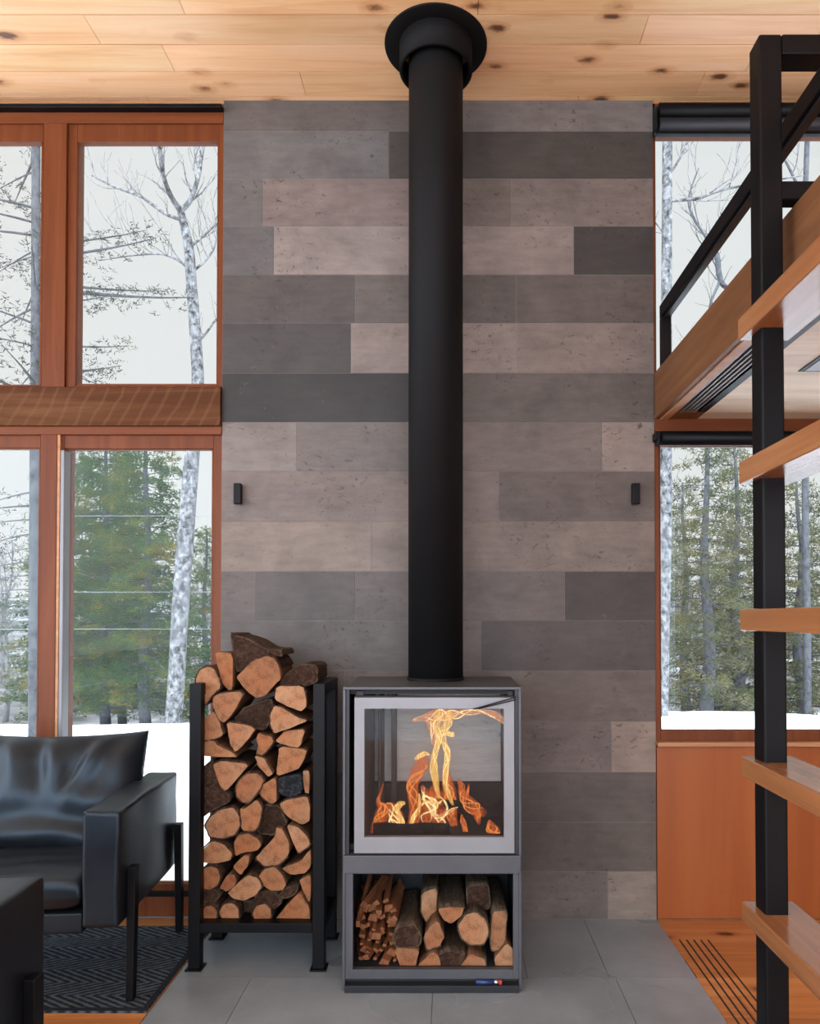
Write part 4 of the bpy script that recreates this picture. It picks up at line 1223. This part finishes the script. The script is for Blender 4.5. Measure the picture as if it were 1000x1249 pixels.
def limb(m, p, d, L, r, depth, rg, n=5, up=0.15):
    """bare branch that forks"""
    pts = [Vector(p)]; rads = [r]
    dd = Vector(d).normalized()
    k = 5
    for i in range(k):
        dd = (dd + Vector((rg.uniform(-.28, .28), rg.uniform(-.28, .28), rg.uniform(-.12, .28) * 1 + up * 0.3))).normalized()
        pts.append(pts[-1] + dd * L / k); rads.append(max(0.0025, r * (1 - 0.75 * (i + 1) / k)))
    m.tube(pts, rads, n, 0, 1.0, False)
    if depth > 0:
        for i in range(1, k + 1):
            if rg.random() < 0.85:
                b = (dd + Vector((rg.uniform(-1, 1), rg.uniform(-1, 1), rg.uniform(-.3, .8)))).normalized()
                limb(m, pts[i], b, L * rg.uniform(0.4, 0.6), rads[i] * 0.65, depth - 1, rg, 4, up)

def smooth_path(pts, k=4):
    out = []
    n = len(pts)
    for i in range(n - 1):
        p0, p1, p2, p3 = pts[max(i - 1, 0)], pts[i], pts[i + 1], pts[min(i + 2, n - 1)]
        for q in range(k):
            s = q / k
            out.append(0.5 * ((2 * p1) + (p2 - p0) * s + (2 * p0 - 5 * p1 + 4 * p2 - p3) * s * s + (3 * p1 - p0 - 3 * p2 + p3) * s ** 3))
    out.append(pts[-1])
    return out

def traced_tree(name, label, Y, trunk, branches, mat, seed, twigs=1, zbase=-2.0):
    """trunk / branches: (px, py, width px) along the visible stem, at distance Y"""
    rg = random.Random(seed)
    b = at(trunk[0][0], trunk[0][1], Y)
    gz = ground_z(b.x, Y)
    root = empty(name, (b.x, Y, gz), label, 'tree')
    def conv(path, spread=0.0):
        pts, rad = [], []
        for i, (px, py, w) in enumerate(path):
            yy = Y + spread * i / max(1, len(path) - 1)
            pts.append(at(px, py, yy)); rad.append(w / 2 / F * yy)
        return pts, rad
    pts, rad = conv(trunk)
    if pts[0].z > gz - 0.1:
        pts.insert(0, Vector((pts[0].x, Y, gz - 0.1))); rad.insert(0, rad[0] * 1.15)
    m = MB()
    P = smooth_path(pts); Rd = []
    for i in range(len(rad) - 1):
        Rd += [rad[i] + (rad[i + 1] - rad[i]) * q / 4 for q in range(4)]
    Rd.append(rad[-1])
    m.tube(P, Rd, 12, 0, 1.0, True)
    m.build('trunk', mat, root)
    for path in branches:
        pts, rad = conv(path, rg.uniform(-1.2, 1.2))
        pts[0].y = Y
        P = smooth_path(pts); Rd = []
        for i in range(len(rad) - 1):
            Rd += [rad[i] + (rad[i + 1] - rad[i]) * q / 4 for q in range(4)]
        Rd.append(rad[-1])
        m = MB(); m.tube(P, Rd, 7, 0, 1.0, True)
        if twigs:
            for i in range(3, len(P), 2):
                d = (P[i] - P[i - 1]).normalized()
                limb(m, P[i], d + Vector((rg.uniform(-1, 1), rg.uniform(-.6, .6), rg.uniform(-.2, .9))), rg.uniform(0.35, 0.9), Rd[i] * 0.45, twigs, rg, 4)
        m.build('branch', mat, root)
    return root
traced_tree('birch_tree', 'pale spotted tree trunk with forking bare branches behind the glass door', 10.0,
    [(205, 925, 20), (213, 860, 20), (219, 760, 20), (226, 660, 20), (233, 570, 18), (241, 480, 15), (239, 420, 14), (233, 340, 13), (230, 300, 12), (220, 257, 9)],
    [[(220, 257, 8), (208, 238, 6), (198, 210, 5), (194, 177, 4), (188, 140, 3)], [(220, 257, 7), (232, 244, 6), (242, 215, 5), (246, 190, 4), (254, 150, 3)],
     [(222, 268, 5), (200, 260, 4), (172, 240, 3.4), (140, 228, 3), (112, 214, 1.6)], [(233, 300, 4), (248, 288, 3), (266, 272, 2.4), (290, 262, 1.5)],
     [(239, 420, 4), (252, 405, 3), (268, 385, 2), (290, 372, 1.2)], [(232, 330, 4), (218, 318, 3), (196, 310, 2.4), (160, 312, 1.6), (120, 318, 1)], [(236, 330, 3.5), (250, 318, 3), (262, 300, 2), (266, 270, 1.2)]], M['birch'], 31)
traced_tree('birch_tree', 'pale trunk hugging the left edge of the right windows', 9.0,
    [(806, 900, 17), (808, 780, 17), (811, 640, 16), (812, 500, 15), (813, 330, 13), (814, 150, 12), (815, 60, 10)],
    [[(814, 245, 4), (850, 242, 3.5), (880, 232, 3), (920, 224, 2.4), (980, 214, 1.4)], [(815, 215, 3.5), (828, 195, 3), (838, 172, 2), (846, 140, 1.4)], [(814, 300, 2.4), (806, 280, 2), (790, 262, 1)], [(812, 620, 3), (834, 600, 2.4), (860, 590, 1.4)],
     [(813, 440, 3), (840, 430, 2.2), (880, 424, 1.2)]], M['birch'], 33)
traced_tree('bare_tree', 'bare tree with crooked hanging branches in the upper right window', 12.0,
    [(985, 900, 9), (984, 760, 9), (982, 600, 8), (984, 460, 8), (980, 340, 7), (984, 180, 6), (990, 60, 5)],
    [[(982, 400, 4.5), (940, 372, 4.5), (888, 352, 6), (877, 335, 7), (874, 310, 6), (858, 285, 3), (844, 262, 3), (840, 240, 2.4), (852, 205, 1.6)], [(877, 345, 4), (866, 372, 3), (868, 395, 2), (872, 420, 1.2)],
     [(984, 250, 4), (960, 200, 3), (948, 180, 2.4), (935, 150, 1.4)], [(982, 300, 3.5), (1010, 270, 3), (1040, 250, 2)]], M['trunk_grey'], 34)

def needles(m, p, d, L, rg, dens, size, droop=0.0, sub=True):
    """a conifer branch: a stem (material 1) with sprays of needle blades (material 0)"""
    d = Vector(d).normalized()
    side = d.cross(Vector((0, 0, 1))); side = side.normalized() if side.length > 0.01 else Vector((1, 0, 0))
    n = max(4, int(L * dens))
    tip = None
    pts = []
    for i in range(6):
        f = i / 5
        pts.append(Vector(p) + d * L * f + Vector((0, 0, -droop * L * f * f + 0.06 * L * f ** 3)))
    m.tube(pts, [max(0.004, 0.016 * L * (1 - 0.8 * i / 5)) for i in range(6)], 4, 1, 1.0, False)
    for i in range(n):
        f = 0.15 + 0.85 * (i + rg.random()) / n
        k = f * 5; a = min(4, int(k)); c = pts[a].lerp(pts[a + 1], k - a)
        w = L * 0.34 * (1.05 - f) + 0.05
        for s in (-1, 1):
            e = c + side * s * w * rg.uniform(0.1, 1) + d * rg.uniform(0, 0.15) + Vector((0, 0, rg.uniform(-.07, .06)))
            for q in range(9):
                v = Vector((rg.gauss(0, 1), rg.gauss(0, 1), rg.gauss(0.25, 0.7))).normalized() * size * rg.uniform(0.6, 1.3)
                t = v.cross(Vector((rg.random() - .5, rg.random() - .5, rg.random() - .5))).normalized() * size * 0.11
                c0 = e + Vector((rg.gauss(0, size * .5), rg.gauss(0, size * .5), rg.gauss(0, size * .3)))
                m.face([m.bm.verts.new(c0 - t), m.bm.verts.new(c0 + t), m.bm.verts.new(c0 + v)], 0)

def conifer_meshes(seed, H, r0, spread, nb, dens, size, z0=0.2, droop=0.25):
    rg = random.Random(seed)
    m = MB()
    pts = [Vector((0.04 * math.sin(i * 1.3 + seed), 0.04 * math.cos(i * 1.7), H * i / 8)) for i in range(9)]
    m.tube(pts, [max(0.01, r0 * (1 - 0.85 * i / 8)) for i in range(9)], 9)
    f = MB()
    for i in range(nb):
        t = z0 + (0.985 - z0) * (i + rg.random()) / nb
        L = spread * (1 - t) ** 0.75 * rg.uniform(0.65, 1.15) + 0.12
        a = i * 2.4 + rg.uniform(-.4, .4)
        needles(f, (0, 0, H * t), (math.cos(a), math.sin(a), rg.uniform(-.05, .22)), L, rg, dens, size, droop)
    return m, f

def conifer(label, x, y, seed, H, r0, spread, nb, dens, size, nmat, tmat, group, z0=0.2, droop=0.25, kind='conifer_tree'):
    root = empty(kind, (x, y, ground_z(x, y) - 0.05), label, 'tree', group)
    t, f = conifer_meshes(seed, H, r0, spread, nb, dens, size, z0, droop)
    t.build('trunk', tmat, root, local=True)
    f.build('foliage', [nmat, tmat], root, local=True, recalc=False)
    return root
def px_to_x(px, Y): return (px - CX) / F * Y
GC = 'green conifers beyond the glass door'
for lab, px, Y, seed, H, sprd, nb in (
    ('dense green conifer in the middle of the glass door view', 128, 13.5, 1, 6.7, 1.75, 130),
    ('green conifer standing close to the pale spotted trunk', 178, 12.5, 2, 6.4, 1.45, 120),
    ('green conifer whose branches reach the door jamb', 84, 15.0, 3, 7.2, 1.6, 110),
    ('slim yellowish conifer between the two nearest green ones', 152, 16.5, 4, 7.2, 1.5, 100),
    ('small conifer behind the pale spotted trunk, near the tiled wall', 250, 19.0, 5, 5.4, 1.5, 80)):
    conifer(lab, px_to_x(px, Y), Y, seed, H, 0.11, sprd, nb, 14, 0.10, M['needles'], M['trunk_grey'], GC, 0.16)
GR = 'olive conifers beyond the right windows'
for lab, px, Y, seed, H, sprd, nb, nm in (
    ('olive conifer with a grey trunk in the middle of the lower right window', 862, 12.0, 11, 5.4, 1.35, 60, 'needles_olive'),
    ('olive conifer with a thick leaning trunk left of the stair post', 898, 13.0, 12, 5.7, 1.5, 60, 'needles_olive'),
    ('olive conifer seen right of the stair post', 975, 13.5, 13, 5.4, 1.6, 70, 'needles_olive'),
    ('sparse conifer between the two pale trunks of the lower right window', 835, 17.0, 14, 6.0, 1.7, 60, 'needles_olive'),
    ('distant olive conifer behind the thick leaning trunk', 925, 18.0, 15, 6.6, 1.8, 70, 'needles_olive'),
    ('distant olive conifer past the right edge of the stair treads', 1010, 18.5, 16, 6.2, 1.8, 70, 'needles_olive')):
    conifer(lab, px_to_x(px, Y), Y, seed, H, 0.13, sprd, nb, 11, 0.105, M[nm], M['trunk_grey'], GR, 0.1, 0.3)

# tall pine at the far left, long boughs reach across the upper window
Yp = 7.5
pine = empty('pine_tree', (px_to_x(42, Yp), Yp, ground_z(px_to_x(42, Yp), Yp) - 0.05), 'tall dark pine with a straight trunk behind the narrow left panes', 'tree')
m = MB()
m.tube([at(41, 960, Yp), at(41.5, 760, Yp), at(42.5, 560, Yp), at(43.5, 380, Yp), at(44, 180, Yp), at(44.5, 20, Yp)], [0.055, 0.052, 0.05, 0.045, 0.042, 0.036], 10)
m.build('trunk', M['trunk_grey'], pine)
rg = random.Random(77)
m = MB()
for i in range(44):
    py = 20 + i * 13.5 + rg.uniform(-6, 6)
    p = at(43, py, Yp)
    a = rg.uniform(0, 6.28)
    if 560 < py: continue
    L = rg.uniform(0.5, 1.1)
    needles(m, p, (math.cos(a) - 0.5, math.sin(a), rg.uniform(-.1, .2)), L, rg, 7, 0.055, 0.15)
for py, L, dz in ((316, 1.45, 0.0), (345, 1.3, -0.05), (352, 1.75, -0.13), (372, 1.0, -0.02), (420, 1.1, -0.12), (455, 1.0, -0.02), (462, 0.8, 0.05), (300, 1.2, 0.06)):
    needles(m, at(44, py, Yp), (1, rg.uniform(-.25, .25), dz), L, rg, 10, 0.05, 0.03)
for i in range(10):
    needles(m, at(42, 600 + i * 17, Yp), (-1, rg.uniform(-.4, .4), rg.uniform(-.1, .1)), rg.uniform(0.35, 0.7), rg, 8, 0.05, 0.2)
m.build('foliage', [M['needles_dark'], M['trunk_grey']], pine, recalc=False)

# distant bare woods
GF = 'distant bare trees beyond the snow bank'
bases = []
for v in range(5):
    rg = random.Random(500 + v)
    m = MB()
    H = rg.uniform(6.5, 9)
    pts = [Vector((rg.uniform(-.12, .12) * i * 0.5, rg.uniform(-.1, .1), H * i / 7)) for i in range(8)]
    m.tube(pts, [max(0.015, 0.11 * (1 - 0.85 * i / 7)) for i in range(8)], 7)
    for i in range(26):
        t = 0.18 + 0.8 * (i + rg.random()) / 26
        k = t * 7; a = min(6, int(k)); c = pts[a].lerp(pts[a + 1], k - a)
        an = rg.uniform(0, 6.28)
        limb(m, c, (math.cos(an), math.sin(an), rg.uniform(0.1, 0.7)), rg.uniform(0.8, 1.9) * (1.15 - t), 0.03, 2, rg, 4)
    o = m.build('bare_tree', M['trunk_hazed'], None, 0, (0, 0, 0))
    bases.append(o)
rg = random.Random(99)
first = set()
cnt = 0
for i in range(60):
    Y = rg.uniform(19, 48)
    px = rg.choice((rg.uniform(-60, 268), rg.uniform(800, 1040), rg.uniform(800, 1040)))
    k = i % 5
    if k in first:
        o = bases[k].copy(); C.objects.link(o)
    else:
        o = bases[k]; first.add(k)
    x = px_to_x(px, Y)
    o.location = (x, Y, ground_z(x, Y) - 0.1)
    s = rg.uniform(0.75, 1.05) * (0.78 if px < 300 else 1.0)
    o.scale = (s, s, s)
    o.rotation_euler = (0, 0, rg.uniform(0, 6.28))
    tag(o, 'pale bare tree among the distant woods beyond the snow bank', 'tree', GF)

# overhead wires outside the glass door, their poles out of sight
YC = 11.0
pl = at(-380, 700, YC); pr_ = at(330, 700, YC)
line = empty('overhead_line', (pr_.x, YC, ground_z(pr_.x, YC) - 0.2), 'three thin wires running level outside the glass door', 'wire')
for p in (pl, pr_):
    m = MB(); m.tube([(p.x, YC, ground_z(p.x, YC) - 0.3), (p.x, YC, zat(600, YC))], 0.07, 10); m.build('pole', M['trunk_grey'], line)
for py in (629, 722, 767):
    m = MB(); m.tube([at(-380, py + 1, YC - 0.075), at(330, py, YC - 0.075)], 0.0045, 6); m.build('wire', M['stove_edge'], line)

# ------------------------------------------------------------------ sky
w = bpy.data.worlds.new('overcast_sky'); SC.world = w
w.use_nodes = True
nt = w.node_tree; nt.nodes.clear()
o_ = nt.nodes.new('ShaderNodeOutputWorld'); bg = nt.nodes.new('ShaderNodeBackground')
tc = nt.nodes.new('ShaderNodeTexCoord'); sx = nt.nodes.new('ShaderNodeSeparateXYZ')
nt.links.new(tc.outputs['Generated'], sx.inputs[0])
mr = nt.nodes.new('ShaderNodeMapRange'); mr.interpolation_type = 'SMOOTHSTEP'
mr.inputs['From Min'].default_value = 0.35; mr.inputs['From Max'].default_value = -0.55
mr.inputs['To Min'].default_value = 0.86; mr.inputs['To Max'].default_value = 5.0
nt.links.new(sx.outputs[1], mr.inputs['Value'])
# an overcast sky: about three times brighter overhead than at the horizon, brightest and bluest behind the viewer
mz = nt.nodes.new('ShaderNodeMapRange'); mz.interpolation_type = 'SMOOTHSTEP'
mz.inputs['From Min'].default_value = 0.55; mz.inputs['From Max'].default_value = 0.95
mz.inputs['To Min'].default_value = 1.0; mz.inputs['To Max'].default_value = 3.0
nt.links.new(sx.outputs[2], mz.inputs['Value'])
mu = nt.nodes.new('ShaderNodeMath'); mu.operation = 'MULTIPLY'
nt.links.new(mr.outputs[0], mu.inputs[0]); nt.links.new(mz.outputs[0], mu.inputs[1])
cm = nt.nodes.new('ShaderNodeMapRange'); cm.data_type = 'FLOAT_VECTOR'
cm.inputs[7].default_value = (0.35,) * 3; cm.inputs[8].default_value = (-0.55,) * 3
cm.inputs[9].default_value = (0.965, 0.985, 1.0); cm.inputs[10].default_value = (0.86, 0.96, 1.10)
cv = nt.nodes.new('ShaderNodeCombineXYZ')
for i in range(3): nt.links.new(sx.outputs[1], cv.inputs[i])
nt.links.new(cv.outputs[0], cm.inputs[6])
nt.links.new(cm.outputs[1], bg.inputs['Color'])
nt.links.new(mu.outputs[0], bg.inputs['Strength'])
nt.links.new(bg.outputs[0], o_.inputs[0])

# ------------------------------------------------------------------ camera
cam = bpy.data.cameras.new('camera')
co = bpy.data.objects.new('camera', cam); C.objects.link(co)
co.location = (0, 0, EYE)
co.rotation_euler = (R(90) + PITCH, 0, 0)
cam.sensor_fit = 'VERTICAL'; cam.sensor_height = 36.0
cam.lens = F / 1249 * 36.0
cam.shift_x = -(CX - 500) / 1249
cam.shift_y = (CY - 624.5) / 1249
cam.clip_start = 0.02; cam.clip_end = 300
SC.camera = co

SC.view_settings.view_transform = 'Standard'
SC.view_settings.look = 'None'
SC.view_settings.exposure = 0.0
SC.view_settings.gamma = 1.0
SC.view_settings.use_curve_mapping = False
SC.cycles.max_bounces = 10
SC.cycles.diffuse_bounces = 5
SC.cycles.transparent_max_bounces = 24
SC.cycles.sample_clamp_indirect = 6.0
